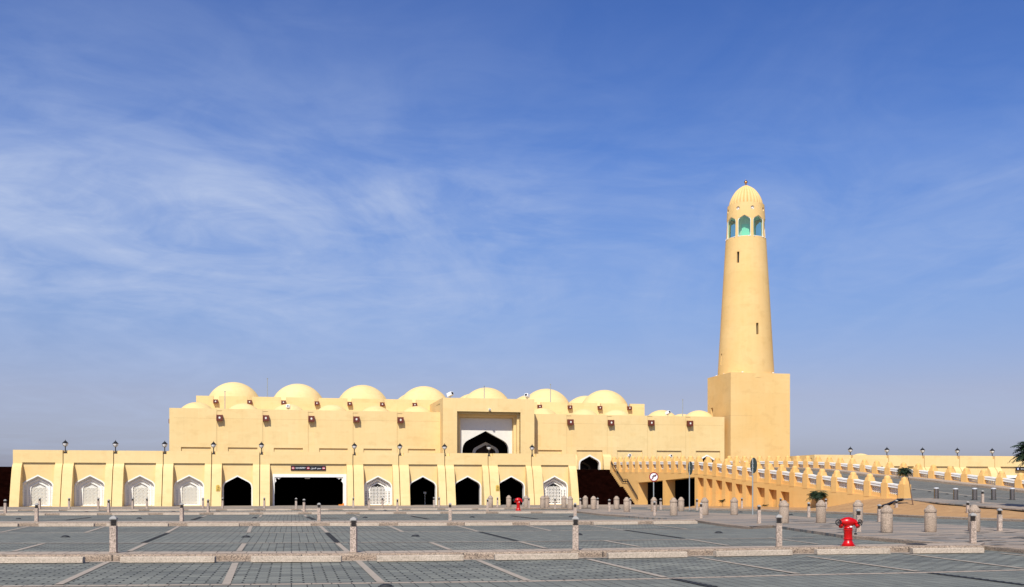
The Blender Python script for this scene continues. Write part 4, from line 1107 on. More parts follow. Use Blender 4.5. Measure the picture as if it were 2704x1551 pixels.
# ------------------------------------------------------------------ stairs up to the terrace
def stair_solid(uL, uR0, uR1, vf, vb, zb_, zt_, n, landing=None):
    prof = []; k = n//2
    tot = abs(vf-vb); land = landing or 0; run = (tot-land)/n; rise = (zt_-zb_)/n
    v = vf; z = zb_; prof.append((v, z))
    for i in range(n):
        z += rise; prof.append((v, z)); v -= run
        if i == k-1: v -= land
        prof.append((v, z))
    prof.append((vb, zb_))
    return prof
sroot = root('staircase', W(up(1600, .6), .6, 0), label='broad dark brown marble staircase rising between terrace wall and ramp', cat='staircase')
prof = stair_solid(0, 0, 0, 0.75, -3.9, .12, 3.50, 22, 0.5)
mb = MB(); n = len(prof)
def rightu(v): # u on the ramp wall face at this v
    A = org+nrm*.30
    # solve A + d*t = O+U*u+N*v
    rhs = (O+N*v)-A
    det = d.x*(-U.y)-(-U.x)*d.y
    t = (rhs.x*(-U.y)-(-U.x)*rhs.y)/det; u = (d.x*rhs.y-d.y*rhs.x)/det
    return u
vsL = [W(up(1520)+.01, v, z) for v, z in prof]; vsR = [W(rightu(v)-0.01, v, z) for v, z in prof]
mb.add(vsL+vsR, [(i, i+1, n+i+1, n+i) for i in range(n-1)])
mb.add(vsL, [tuple(range(n))]); mb.add(vsR, [tuple(range(n))])
mb.box(up(1520)+.01, rightu(-5)+.5, VB-.0, -3.91, 3.2, 3.49, FBX)
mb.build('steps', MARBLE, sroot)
# handrail on the ramp wall side
rp = [(1613.5, 1219), (1643.7, 1265.7), (1656, 1265.7), (1682.7, 1311)]
pts = []
for px, py in rp:
    t = t_of(px, .42); p = org+d*t+nrm*.42; pts.append(Vector((p.x, p.y, EYE+(HY-py)*p.y/F)))
mb = MB(); mb.tube(pts, .035, 8); mb.tube([p-Vector((0, 0, .22)) for p in pts], .022, 6)
for a, bb in zip(pts, pts[1:]):
    for k in range(0, 3):
        p = a.lerp(bb, k/2); mb.tube([p, p-Vector((0, 0, .3))-nrm*.10], .02, 6)
mb.build('handrail', IRON, sroot)
# sloped stucco stringer on the right side
sp_ = MB(); 
for a, bb in zip(pts, pts[1:]):
    pass
lroot = root('staircase', W(-8, .4, 0), label='dark brown marble staircase cut by the left edge of the photo', cat='staircase')
prof = stair_solid(0, 0, 0, 0.6, -4.6, .0, 3.55, 22, 0.5)
mb = MB(); n = len(prof)
vsL = [W(-14, v, z) for v, z in prof]; vsR = [W(-0.02, v, z) for v, z in prof]
mb.add(vsL+vsR, [(i, i+1, n+i+1, n+i) for i in range(n-1)]); mb.add(vsL, [tuple(range(n))]); mb.add(vsR, [tuple(range(n))])
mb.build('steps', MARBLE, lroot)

# ------------------------------------------------------------------ lanterns on the walls
def make_lantern():
    r = root('wall_lantern', (0, 0, 0), cat='lantern', group='black lanterns standing on the parapets')
    m_ = MB(); m_.lathe([(.17, 0), (.17, .03), (.12, .07), (.075, .12), (.05, .18), (.06, .22), (.045, .26), (.04, .52), (.06, .55), (.05, .58), (.10, .62)], 14); m_.build('post', IRON, r, smooth=True)
    m_ = MB(); m_.lathe([(.09, .60), (.17, .68), (.215, .77), (.225, .86)], 12); m_.build('glass_bowl', FROST, r, smooth=True)
    m_ = MB(); m_.lathe([(.24, .855), (.245, .89), (.20, .93), (.15, .96), (.15, .99), (.11, 1.03), (.05, 1.06), (.03, 1.09), (.035, 1.12), (.012, 1.16), (.001, 1.21)], 16); m_.build('roof', IRON, r, smooth=True)
    m_ = MB()
    for k in range(4):
        a = R(45+90*k); m_.tube([(.09*math.cos(a), .09*math.sin(a), .6), (.18*math.cos(a), .18*math.sin(a), .68), (.225*math.cos(a), .225*math.sin(a), .77), (.235*math.cos(a), .235*math.sin(a), .87)], .013, 5)
    m_.build('cage', IRON, r)
    return r
L1 = [172.5, 305, 435, 564, 690.5, 936, 1056, 1174, 1291, 1405]
L2 = [2245.5, 2342, 2436, 2528, 2620]
lan = None
def put(src_fn, cur, loc, rz, label, group=None, scale=None):
    if cur is None:
        cur = src_fn(); cur.location = loc; cur.rotation_euler.z = rz
        cur['label'] = label
        if scale: cur.scale = scale
        return cur, cur
    return cur, copy_thing(cur, loc, rz, label, scale=scale or (1, 1, 1))
for i, px in enumerate(L1):
    lan, _ = put(make_lantern, lan, W(up(px, -.18), -.18, TOPZ-.27), 0, 'black lantern with frosted bowl on the terrace wall, %s of ten' % ordl(i, 10))
for i, px in enumerate(L2):
    lan, _ = put(make_lantern, lan, W(up(px, -.6), -.6, wz-.30), 0, 'black lantern above the right wing wall, %s of five' % ordl(i, 5))
# floor pads for the wing lanterns
mb = MB(); mb.box(up(2151), up(2817), -1.0, -0.5, wz-.5, wz-.3, FBX); mb.build('ledge', CREAM, wing)

# ------------------------------------------------------------------ rods, floodlights, cameras on the roofs
rods = [(594, 1033, 1081, VB-.6, 'behind the first spout of the lower roof'), (706, 998.7, 1049, VC-1.5, 'between the first and second big domes'), (1278.7, 1019, 1052, VP-.6, 'on the portal roof before the fifth dome'),
        (1453.6, 1014, 1062, VC-.8, 'in front of the sixth big dome'), (1802.7, 1054.7, 1094, VB-.8, 'between the two small domes near the minaret')]
for px, ya, yb, v, lab in rods:
    p = W(up(px, v), v, 0); za, zb_ = zp(px, yb, v)-.4, zp(px, ya, v)
    mb = MB(); mb.lathe([(.055, za), (.05, za+.1), (.038, za+.5), (.035, zb_-.08), (.07, zb_-.06), (.07, zb_-.02), (.02, zb_)], 8, (p.x, p.y, 0))
    tag(mb.build('lightning_rod', GALV, base=(p.x, p.y, za), smooth=True), label='thin grey lightning rod '+lab, cat='rod', group='lightning rods on the roofs')
def floodlight(px, py, v, zs_, s, yaw, lab, pitch=-0.35):
    p = W(up(px, v), v, zs_); z = zp(px, py, v)
    r = root('floodlight', p, label=lab, cat='floodlight', group='white floodlights')
    rot = Matrix.Rotation(yaw, 4, 'Z') @ Matrix.Rotation(pitch, 4, 'X')
    c = Vector((p.x, p.y, z))
    f3 = lambda x, y, zz: c+(rot @ Vector((x, y, zz)))
    m_ = MB(); m_.box(-.2*s, .2*s, -.28*s, .26*s, -.17*s, .19*s, f3); h = m_.build('housing', LAMPW, r, bevel=.03*s)
    m_ = MB(); m_.box(-.13*s, .13*s, -.30*s, -.275*s, -.11*s, .12*s, f3); m_.build('lens', IRON, r)
    m_ = MB(); m_.tube([(p.x, p.y, zs_), (p.x, p.y, z-.1*s)], .035*s, 6); m_.build('bracket', GALV, r)
    return r
floodlight(1188.7, 1042, VP-.4, ptop-.05, 1.0, R(55), 'white floodlight on the portal roof, left corner, lamp turned right')
floodlight(1392, 1046, VP-.4, ptop-.05, .9, R(-30), 'white floodlight on the portal roof, right corner, before the sixth dome')
floodlight(1763.7, 1090.5, VB-.5, btop-.1, .85, R(40), 'white floodlight on the lower roof before the right small dome')
floodlight(761, 1075, VB-.5, btop-.1, .8, 0, 'white floodlight facing forward on the lower roof below the second dome')
floodlight(1293, 1082.5, VP+.15, zp(1293, 1087, VP), .45, R(15), 'tiny white camera fixed over the portal recess')
floodlight(1661.5, 1204, -3.5, 3.5, .7, R(20), 'white floodlight behind the ramp balustrade, nearest the stairs')
floodlight(1769, 1205.5, -3.5, 3.5, .7, R(40), 'white floodlight behind the ramp balustrade, farther from the stairs')
for i, (px, vv) in enumerate([(1896, -3.6), (1909, -1.9), (1960, -.35), (1990, -.35), (2018, -.35), (2041, -.35)]):
    u = up(px, VM+vv) if i > 1 else um0+.3; vq = VM+vv if i > 1 else VM-dep+1.6+ i*2
    p = W(u, vq, mtop); r = root('spotlight', p, label='tiny white spotlight on the minaret base ledge, %s of six' % ordl(i, 6), cat='spotlight', group='spotlights around the minaret foot')
    m_ = MB(); m_.box(p.x-.07, p.x+.09, p.y-.1, p.y+.1, mtop+.05, mtop+.13); m_.build('housing', LAMPW, r, bevel=.02)
    m_ = MB(); m_.tube([(p.x, p.y, mtop), (p.x, p.y, mtop+.08)], .03, 6); m_.build('bracket', IRON, r)

# ------------------------------------------------------------------ stone bollards
def make_bollard():
    r = root('stone_bollard', (0, 0, 0), cat='bollard', group='domed stone bollards')
    m_ = MB(); m_.lathe([(.175, 0), (.195, .012), (.205, .05), (.205, .66), (.190, .68)], 28); m_.build('shaft', STONE, r, smooth=True)
    m_ = MB(); m_.lathe([(.185, .678), (.185, .69), (.212, .70), (.214, .77), (.208, .79), (.185, .82), (.155, .85), (.135, .875), (.115, .915), (.085, .945), (.045, .962), (.001, .968)], 28); m_.build('cap', STONE, r, smooth=True)
    return r
BO = {'nearest': [(2341.6, 1406.7), (2457, 1405), (2572.4, 1403.6)],
      'second': [(2069.9, 1382), (2168, 1380.7), (2265.7, 1380.4)],
      'third': [(1778.8, 1361.3), (1860.7, 1360.5), (1938.7, 1359.7)],
      'fourth': [(1654.7, 1351.6), (1726.6, 1351.1), (1798.6, 1350.4)],
      'fifth': [(1505.5, 1345.4), (1567.3, 1344.8), (1628, 1344.8)],
      'sixth': [(1433, 1342.2), (1489.3, 1341.7), (1545.6, 1341.7)],
      'farthest': [(1295, 1340.2), (1343.4, 1340), (1389, 1340), (1444, 1340)]}
bol = None
for key, L_ in BO.items():
    for i, (px, py) in enumerate(L_):
        zb_ = PZ if key not in ('sixth', 'farthest', 'fifth') else FZ
        p = G(px, py, zb_); nme = {3: ['left', 'middle', 'right'], 4: ['leftmost', 'second', 'third', 'rightmost']}[len(L_)][i]
        sc = 1.06 if key in ('second', 'third') else 1.0
        lab = 'thick domed stone bollard, %s one of the %s row across the plaza' % (nme, key)
        bol, _ = put(make_bollard, bol, p, random.uniform(0, 6), lab, scale=(sc, sc, sc))

# ------------------------------------------------------------------ louvred light posts
def make_post():
    r = root('light_post', (0, 0, 0), cat='light post', group='square stone light posts')
    m_ = MB(); m_.box(-.072, .072, -.072, .072, 0, .60); m_.build('shaft', POST, r, bevel=.008)
    m_ = MB()
    for k in range(4): m_.box(-.066, .066, -.066, .066, .612+k*.034, .612+k*.034+.016)
    m_.box(-.045, .045, -.045, .045, .60, .74); m_.build('louvre', plain('dark_bronze_louvre', (.035, .026, .02), .6), r)
    m_ = MB(); m_.box(-.078, .078, -.078, .078, .742, .765)
    t_ = MB(); t_.lathe([(.108, .765), (.095, .782), (.05, .812), (.001, .832)], 4); cz = math.cos(math.pi/4); m_.add([Vector((cz*(v.x-v.y), cz*(v.x+v.y), v.z)) for v in t_.v], t_.f); m_.build('cap', plain('pale_cast_cap', (.30, .285, .26), .6), r)
    m_ = MB(); m_.box(-.085, .085, -.085, .085, -.01, .012); m_.build('base_plate', KERB, r)
    return r
LP = [('nearest kerb', .16, [(300, 1460), (934, 1459), (1520, 1453.2), (2057, 1444.2), (2569, 1434.6)]),
      ('second kerb', .16, [(96.5, 1377.6), (480, 1376.6), (842.5, 1375.9), (1188.6, 1375), (1518.7, 1374)]),
      ('third kerb', .14, [(14, 1354.3), (287, 1353.8), (549.6, 1353), (803, 1351.3), (1049.4, 1349.8), (1287.4, 1349.4)]),
      ('pavement under the facade', FZ, [(105, 1344), (182.6, 1344.2), (259.5, 1343.6), (350.5, 1343.6), (388, 1343.6), (536, 1342.8), (588, 1342.6), (698, 1342), (782, 1344.7), (933, 1341.4), (974.5, 1341.6), (1010, 1341.2), (1146, 1340.4), (1159.5, 1340.2), (1313.6, 1340)]),
      ('near half of the plaza', PZ, [(1728, 1361.9), (1851, 1370), (2004.4, 1382.8), (2135.6, 1367.7), (2266.7, 1405), (2322, 1378.8), (2639.6, 1402.7)]),
      ('far half of the plaza', PZ, [(1397, 1342), (1465.7, 1344.6), (1532, 1344.8), (1578, 1343), (1608.8, 1351), (1664, 1344), (1744.3, 1346.8), (1840.3, 1348.7)]),
      ('edge of the sand bed', .12, [(1959, 1343.5), (2061.5, 1345), (2181, 1348.5), (2367, 1355.5), (2555.4, 1363.5)])]
post = None
for nme, z, L_ in LP:
    for i, (px, py) in enumerate(L_):
        p = G(px, py, z)
        if py < 1352 and nme.startswith('pavement') and p.y > 86: pass
        lab = 'slim louvred light post on the %s, %s' % (nme, ordl(i, len(L_)))
        sc = 1.0 if (px, py) != (300, 1460) else 1.04
        post, _ = put(make_post, post, p, R(random.uniform(-8, 8)), lab, scale=(sc, sc, sc))
h = on_deck(2594.5, 1330.8)
copy_thing(post, h, 0, 'slim louvred light post on the ramp road between the steel bollards', scale=(1, 1, 1))

# steel bollards
def make_steel():
    r = root('steel_bollard', (0, 0, 0), cat='bollard', group='brushed steel bollards across the ramp')
    m_ = MB(); m_.lathe([(.155, 0), (.155, .70)], 28); m_.build('tube', STEEL, r, smooth=True)
    m_ = MB(); m_.lathe([(.158, .70), (.158, .745), (.14, .765), (.06, .775), (.001, .776)], 28); m_.build('cap', STEELTOP, r, smooth=True)
    m_ = MB(); m_.lathe([(.2, -.01), (.2, .012)], 24); m_.build('base_ring', IRON, r)
    return r
stl = None
for i, (px, py) in enumerate([(2472.6, 1319), (2523.4, 1321), (2573.8, 1320.6), (2623.7, 1320.2), (2673, 1320.4)]):
    h = on_deck(px, py) or G(px, py, .8)
    stl, _ = put(make_steel, stl, h, 0, 'brushed steel cylinder bollard on the ramp, %s of five' % ordl(i, 5))

# ------------------------------------------------------------------ wheel stops
stops = {'nearest kerb': (A_bot, [(0, 228), (326, 573), (667, 903.5), (994, 1221), (1303, 1520), (1599, 1805), (1880, 2079.6), (2146.5, 2338.5), (2399, 2585)], -2.2, .13),
         'second kerb': (B_bot, [(-90, 52), (107.5, 252), (285, 447), (498, 634), (689, 822), (872, 1002), (1052, 1180), (1226.6, 1351), (1396, 1518.5), (1564, 1680), (1721, 1837)], -.8, .13),
         'third kerb': (C_bot, [(18, 121), (160, 259), (298, 394), (432, 528), (565, 659), (696, 788), (823, 914), (949.5, 1038.6), (1073, 1162), (1193.5, 1282), (1315, 1400), (1431.7, 1520)], -.4, .12),
         'fourth kerb': (D_bot, [(-50, 51), (90, 158), (179, 263), (287, 368), (396, 477), (499, 571), (600, 671), (703, 770), (795, 867), (905, 973), (989, 1061), (1084, 1154), (1175, 1246), (1262, 1330)], -.15, .10)}
A_bot_ext = A_bot
def make_stop(L_, hh):
    mb = MB(); t = .05
    mb.prism([(-.10, 0), (-.085, hh*.9), (-.07, hh), (.06, hh), (.075, hh*.9), (.085, 0)], -L_/2, L_/2, lambda y, z, x: Vector((x, y, z)))
    return mb
protos = {}
for key, (tab, L_, off, hh) in stops.items():
    for i, (xa, xb) in enumerate(L_):
        ya, yb = interp(tab, xa), interp(tab, xb)
        if key == 'nearest kerb': ya += 3.2; yb += 3.2; z_=0.0
        elif key == 'second kerb': ya += .6; yb += .6
        else: ya += .3; yb += .3
        a, bb = G(xa, ya), G(xb, yb); dd = bb-a; L0 = dd.length; mid = (a+bb)/2; ang = math.atan2(dd.y, dd.x)
        gp = 0.14 if key == 'nearest kerb' else 0.13
        mid += Vector((math.sin(ang), -math.cos(ang), 0))*gp
        if key not in protos:
            o = make_stop(2.5, hh).build('wheel_stop', STOP, base=(0, 0, 0), bevel=.006); protos[key] = o
        else:
            o = protos[key].copy(); COL.objects.link(o)
        if key == 'fourth kerb': sc = min(1.0, L0/2.5)
        o.location = (mid.x, mid.y, .001 if key != 'nearest kerb' else .012); o.rotation_euler.z = ang; o.scale = (L0/2.5, 1, 1)
        nme = 'slightly tilted ' if key == 'nearest kerb' and i > 6 else ''
        tag(o, label='long pinkish stone wheel stop at the %s, %s' % (key, ordl(i, len(L_))), cat='wheel stop', group='stone wheel stops along the kerbs')

# ------------------------------------------------------------------ drains and manholes
MH = [('between the first and second kerbs', [(173, 1418.8), (650, 1419.2), (1097, 1416.8), (1527.5, 1412.8), (1897.7, 1407.7)], .33),
      ('between the second and third kerbs', [(48.5, 1371), (367.5, 1369.6), (672.7, 1368.4), (964.2, 1367.5), (1247, 1366.5), (1508.5, 1365)], .33),
      ('between the third and fourth kerbs', [(228, 1352.8), (458.5, 1351.6), (575.7, 1351.5), (682.5, 1351.3), (1017, 1348.8)], .30),
      ('on the roadway near the sand bed', [(1956, 1353.2), (2088, 1360.2), (1635, 1343.5)], .33)]
mhp = None
def make_mh():
    r = root('drain_dome', (0, 0, 0), cat='drain cover', group='dark domed drain covers')
    m_ = MB(); m_.lathe([(.16, 0), (.155, .012), (.13, .014)], 28); m_.build('rim', PLAS, r, smooth=True)
    m_ = MB(); m_.lathe([(.13, .012), (.115, .04), (.07, .058), (.001, .066)], 28); m_.build('dome_cover', PLAS, r, smooth=True)
    return r
for where, L_, rr in MH:
    for i, (px, py) in enumerate(L_):
        z = .009 if not (px == 1635) else FZ
        p = G(px, py, z)
        mhp, _ = put(make_mh, mhp, p, 0, 'small dark domed drain cover %s, %s' % (where, ordl(i, len(L_))), scale=(1.0, 1.0, 1.0))
copy_thing(mhp, G(1019, 1549, .006), 0, 'larger black domed drain cover at the bottom edge of the photo', scale=(.85, .85, .7))
copy_thing(mhp, G(2420, 1437.3, .165), 0, 'flat dark cover set in the near kerb pavement by the red hydrant', scale=(1.7, 1.7, .3))
for i, (px, py) in enumerate([(2413, 1294.2), (2454, 1299.5), (2501, 1305.5), (2550, 1311.5)]):
    h = on_deck(px, py)
    if h: copy_thing(mhp, h+Vector((0, 0, .008)), 0, 'small dark cover on the ramp road, %s of four' % ordl(i, 4), scale=(.8, .8, .6))
GR = [((379, 1434.5), (442.5, 1409), .17, 'left of the nearest lane, running towards the second light post'), ((877, 1433.5), (858, 1408), .0, ''), ((1363, 1429), (1268, 1405.8), .17, 'in the near lane, third from the left'), ((1804, 1422.7), (1651, 1401.2), .17, 'in the near lane, rightmost'),
      ((177, 1374.3), (238.5, 1367.2), .18, 'in the middle lane, leftmost'), ((509, 1373.5), (533, 1366), .24, 'in the middle lane, second from the left'), ((829, 1373), (812, 1365.2), .26, 'in the middle lane, left of a light post'),
      ((846, 1369.2), (894.5, 1369.2), .22, 'lying crosswise in the middle lane beside a light post'), ((1130, 1371.5), (1087, 1363.8), .18, 'in the middle lane, right of the sixth bay'), ((1418, 1371), (1351, 1363.3), .18, 'in the middle lane, rightmost'),
      ((110, 1353.2), (134, 1352.2), .25, 'in the farthest lane at the left'), ((345, 1352), (361, 1351.5), .25, 'in the farthest lane, second from the left'),
      ((1885, 1552), (1778, 1530), .17, 'crossing the bottom edge of the photo'), ((2710, 1547), (2456, 1514.5), .17, 'in the bottom right corner')]
for p, q, w_, lab in GR:
    if not lab: p, q, w_, lab = (891, 1433.5), (864, 1408.5), .18, 'in the near lane, second from the left'
    a, bb = G(*p), G(*q); mb = MB(); dd = (bb-a); L0 = dd.length; dd.normalize(); nn = Vector((-dd.y, dd.x, 0))*w_/2
    w2 = nn
    mb.box(0, L0, -1, 1, .009, .014, lambda t, o, z: Vector((a.x, a.y, 0))+dd*t+nn*o+Vector((0, 0, z)))
    k = 0.0
    while k < L0-.1:
        mb.box(k+.02, k+.10, -.85, .85, .014, .020, lambda t, o, z: Vector((a.x, a.y, 0))+dd*t+nn*o+Vector((0, 0, z))); k += .2
    tag(mb.build('drain_grate', TILE, base=(a.x, a.y, 0)), label='long dark drain grate '+lab, cat='drain grate', group='dark drain grates in the lanes')
# drain pipe mouth in the kerb face
p = G(1812, 1467); mb = MB(); mb.tube([(p.x, p.y-.06, .07), (p.x, p.y+.02, .07)], .055, 14)
tag(mb.build('drain_pipe', BLACK, base=(p.x, p.y, 0)), label='small round black pipe mouth in the nearest kerb face', cat='pipe')

# ------------------------------------------------------------------ hydrants
def make_hydrant():
    r = root('fire_hydrant', (0, 0, 0), cat='fire hydrant', group='red pillar hydrants')
    m_ = MB(); m_.lathe([(.20, 0), (.20, .012), (.165, .014), (.17, .045), (.150, .065), (.125, .11), (.112, .15), (.108, .165), (.125, .175), (.125, .20), (.112, .215), (.112, .235), (.112, .40), (.116, .41), (.125, .42), (.125, .445), (.112, .455), (.112, .475), (.125, .482), (.122, .50), (.108, .515), (.108, .60)], 32)
    m_.build('barrel', HYD, r, smooth=True)
    m_ = MB()
    pr_h = [(.001, -.215), (.065, -.215), (.078, -.195), (.088, -.165), (.115, -.12), (.133, -.05), (.138, 0), (.133, .05), (.115, .12), (.088, .165), (.078, .195), (.065, .215), (.001, .215)]
    t_ = MB(); t_.lathe(pr_h, 28); m_.add([Vector((v.z, v.y, .645+v.x*.98)) for v in t_.v], t_.f)
    t_ = MB(); t_.lathe([(.10, .0), (.10, .06), (.06, .10), (.001, .115)], 24, (0, 0, .655)); m_.add(t_.v, t_.f)
    m_.build('head', HYD, r, smooth=True)
    for s_ in (-1, 1):
        m_ = MB(); m_.tube([(s_*.17, -.02, .64), (s_*.20, -.05, .625), (s_*.23, -.09, .60)], .05, 14); m_.tube([(s_*.195, -.03, .60), (s_*.228, -.10, .535)], .045, 14, .05); m_.tube([(s_*.222, -.09, .55), (s_*.237, -.12, .52)], .058, 14)
        v_ = m_.build('valve_outlet', HYD, r, smooth=True)
        w_ = MB(); c = Vector((s_*.292, -.105, .635)); nx = Vector((s_*.45, -.8, .12)).normalized(); ax = nx.cross(Vector((0, 0, 1))).normalized(); ay = ax.cross(nx)
        circ = [c+ax*.075*math.cos(2*math.pi*k/20)+ay*.075*math.sin(2*math.pi*k/20) for k in range(21)]; w_.tube(circ, .0135, 6)
        for k in range(4):
            a = math.pi*k/4+.3; w_.tube([c-(ax*math.cos(a)+ay*math.sin(a))*.075, c+(ax*math.cos(a)+ay*math.sin(a))*.075], .008, 5)
        w_.tube([c, c-nx*.03, Vector((s_*.21, -.07, .625))], .016, 8); w_.build('handwheel', BLACK, v_)
        ch = MB(); ch.tube([(s_*.15, -.07, .53), (s_*.17, -.09, .44 if s_ > 0 else .40), (s_*.17 if s_ > 0 else s_*.11, -.1, .34 if s_ > 0 else .32)], .005, 5)
        ch.tube([(s_*.16, -.08, .60), (s_*.15, -.07, .53)], .005, 5)
        if s_ > 0: ch.lathe([(.035, 0), (.04, .01), (.04, .03), (.02, .04)], 12, (.17, -.1, .31))
        ch.build('chain', BLACK, v_)
    m_ = MB(); m_.box(.01, .075, -.113, -.104, .505, .54); m_.build('number_plate', SIGNW, r)
    return r
hyd = make_hydrant(); hyd.location = G(2239.5, 1442, .161); hyd['label'] = 'glossy red pillar hydrant with black handwheels on the nearest kerb at right'; hyd.scale = (.95, .95, .96)
copy_thing(hyd, G(1368.6, 1348.6, .14), R(10), 'small distant red pillar hydrant in front of the last open archway', scale=(1.05, 1.05, 1.12))

# ------------------------------------------------------------------ road signs
DRED = plain('deep_red_signal_paint', (0.26, 0.006, 0.008), 0.5)
def pole_sign(name, px, base_y, zb_, top_c, rad, yaw, lab, facing=True):
    p = G(px, base_y, zb_); zc = EYE+(HY-top_c)*p.y/F
    r = root(name, p, label=lab, cat='road sign')
    m_ = MB(); m_.lathe([(.036, zb_), (.036, zc+rad*.9)], 12, (p.x, p.y, 0)); m_.build('pole', GALV, r, smooth=True)
    fw = Vector((math.sin(yaw), -math.cos(yaw), 0)); sd = Vector((math.cos(yaw), math.sin(yaw), 0)); c = Vector((p.x, p.y, zc))
    fn = lambda x, z, dd: c+sd*x+fw*(dd+.05)+Vector((0, 0, z))
    if facing:
        m_ = MB(); disc(m_, 0, 0, rad, fn, 0, .012, 36); m_.build('disc', SIGNW, r)
        rg = MB(); n = 36; o1 = [(rad*math.cos(2*math.pi*k/n), rad*math.sin(2*math.pi*k/n)) for k in range(n+1)]; i1 = [(a*.79, b_*.79) for a, b_ in o1]; ring(rg, o1, i1, .012, .018, fn); rg.build('red_ring', DRED, r)
        ar = MB(); s_ = rad
        ar.prism([(-.33*s_, -.5*s_), (-.13*s_, -.5*s_), (-.13*s_, .02*s_), (-.02*s_, .15*s_), (.2*s_, .15*s_), (.2*s_, -.05*s_), (.6*s_, .26*s_), (.2*s_, .56*s_), (.2*s_, .36*s_), (-.1*s_, .36*s_), (-.33*s_, .1*s_)], .012, .016, fn); ar.build('arrow', BLACK, r)
        sl = MB(); sl.prism([(-.66*s_, .58*s_), (-.56*s_, .66*s_), (.66*s_, -.56*s_), (.56*s_, -.66*s_)], .016, .020, lambda x, z, dd: fn(-x, z, dd)); sl.build('slash', DRED, r)
    else:
        m_ = MB(); disc(m_, 0, 0, rad, lambda x, z, dd: c+sd*x-fw*(-.05+dd)+Vector((0, 0, z)) if False else c+sd*x+fw*(dd-.05)+Vector((0, 0, z)), -.02, -.008, 36); m_.build('sign_back', SIGNB, r)
        m_ = MB(); 
        for zz in (-.12, .12): m_.box(-.06, .06, -.045, .045, zz-.02, zz+.02, lambda x, y, z: c+sd*x+fw*y+Vector((0, 0, z)))
        m_.build('clamp', GALV, r)
        m_ = MB(); m_.lathe([(.045, zc-rad-.09), (.045, zc-rad-.05)], 12, (p.x, p.y, 0)); m_.build('collar', GOLD, r)
    return r
pole_sign('road_sign', 1726, 1349, PZ, 1259.8, .33, R(6), 'round white sign with red ring banning a right turn, beside the ramp openings')
pole_sign('road_sign', 1820.5, 1347.5, PZ, 1236.5, .48, R(-79), 'round sign seen from its dark back, left of the two on steel poles', False).rotation_euler.z = 0
pole_sign('road_sign', 1987.5, 1359.8, PZ, 1229.5, .455, R(-78), 'round sign seen from its dark back, nearer and taller of the two', False)
# ------------------------------------------------------------------ saplings with feathery leaves
def sapling(name, base, path, crown, nfr, fl, lab, cat='tree', seed=1, leafmat=LEAF, down=0.5, spread=(1, 1), trunk_r=.035):
    rnd = random.Random(seed)
    r = root(name, base, label=lab, cat=cat)
    base = Vector(base); pts = [base+Vector(p) for p in path]
    m_ = MB(); m_.tube(pts, trunk_r, 7, trunk_r*.45)
    top_ = pts[-1]
    lf = MB()
    for k in range(nfr):
        a = rnd.uniform(0, 2*math.pi); L0 = fl*rnd.uniform(.6, 1.1); el = rnd.uniform(-.15, .9)
        st_ = top_+Vector((rnd.uniform(-1, 1)*crown[0], rnd.uniform(-1, 1)*crown[0], rnd.uniform(-crown[1], crown[1]*.3)))
        if k % 3 == 0: m_.tube([top_-Vector((0, 0, crown[1]*.6)), (top_+st_)/2, st_], trunk_r*.35, 5, .006)
        dirh = Vector((math.cos(a)*spread[0], math.sin(a)*spread[1], 0)); prev = st_; n = 13
        for j in range(1, n+1):
            t = j/n; p = st_+dirh*L0*t*rnd.uniform(.97, 1.03)+Vector((0, 0, L0*(el*t-down*1.5*t*t*.9)))
            ax = (p-prev).normalized(); sd = ax.cross(Vector((0, 0, 1))); sd = sd.normalized() if sd.length > .01 else Vector((1, 0, 0))
            wl = L0*.33*math.sin(math.pi*(.12+.8*t))*rnd.uniform(.8, 1.15)
            q = Vector((0, 0, -wl*rnd.uniform(.1, .6)))
            hw_ = L0/n*.50
            for sg in (-1, 1):
                tip = p+sd*sg*wl+ax*wl*.35+q
                lf.add([p-ax*hw_, p+ax*hw_, tip+ax*hw_*.3, tip-ax*hw_*.5], [(0, 1, 2, 3)])
            lf.add([prev, prev+Vector((0, 0, .008)), p+Vector((0, 0, .008)), p], [(0, 1, 2, 3)])
            prev = p
    m_.build('trunk', BARK, r, smooth=True)
    lf.build('crown', leafmat, r)
    return r
# shrub against the ramp wall
b0 = on_sand(2157, 1341); s_ = b0.y/F
sapling('sapling', b0, [(0, 0, 0), (-.02, 0, .35), (.05, 0, .75), (.06, 0, 48*s_*.80)], (.34, .26), 130, .55, 'low dark bushy sapling in the sand before the ramp wall', seed=3, down=.55)
b0 = on_sand(2411, 1334); s_ = b0.y/F
H0 = (1334-1240)*s_
sapling('sapling', b0, [(0, 0, 0), (-.12, 0, H0*.3), (-.22, 0, H0*.62), (-20*s_*.8, 0, H0*.9), (-22*s_, 0, H0)], (.22, .20), 100, .40, 'young tree with a thin leaning trunk and small dark crown beside the end pier', seed=5, down=.7)
b0 = on_sand(1908, 1338); s_ = b0.y/F
sapling('sapling', b0, [(0, 0, 0), (.02, 0, .12), (-.05, 0, 16*s_)], (.08, .05), 26, .34, 'tiny green seedling at the foot of the ramp recesses', seed=8, leafmat=LEAF, down=.35, trunk_r=.02)
b0 = on_sand(2034, 1339); s_ = b0.y/F
sapling('sapling', b0, [(0, 0, 0), (.03, 0, .5), (.10, 0, 1.2), (.2, 0, 60*s_*.85), (.16, 0, 66*s_)], (.05, .06), 9, .30, 'bare thin sapling with few leaves against the ramp recesses', seed=11, leafmat=LEAF2, down=.35, trunk_r=.022)
b0 = on_sand(2020, 1339.5)
sapling('shrub', b0, [(0, 0, 0), (0, 0, .12)], (.08, .05), 16, .26, 'tiny ground shrub by the foot of the bare sapling', cat='shrub', seed=12, down=.3, trunk_r=.015)
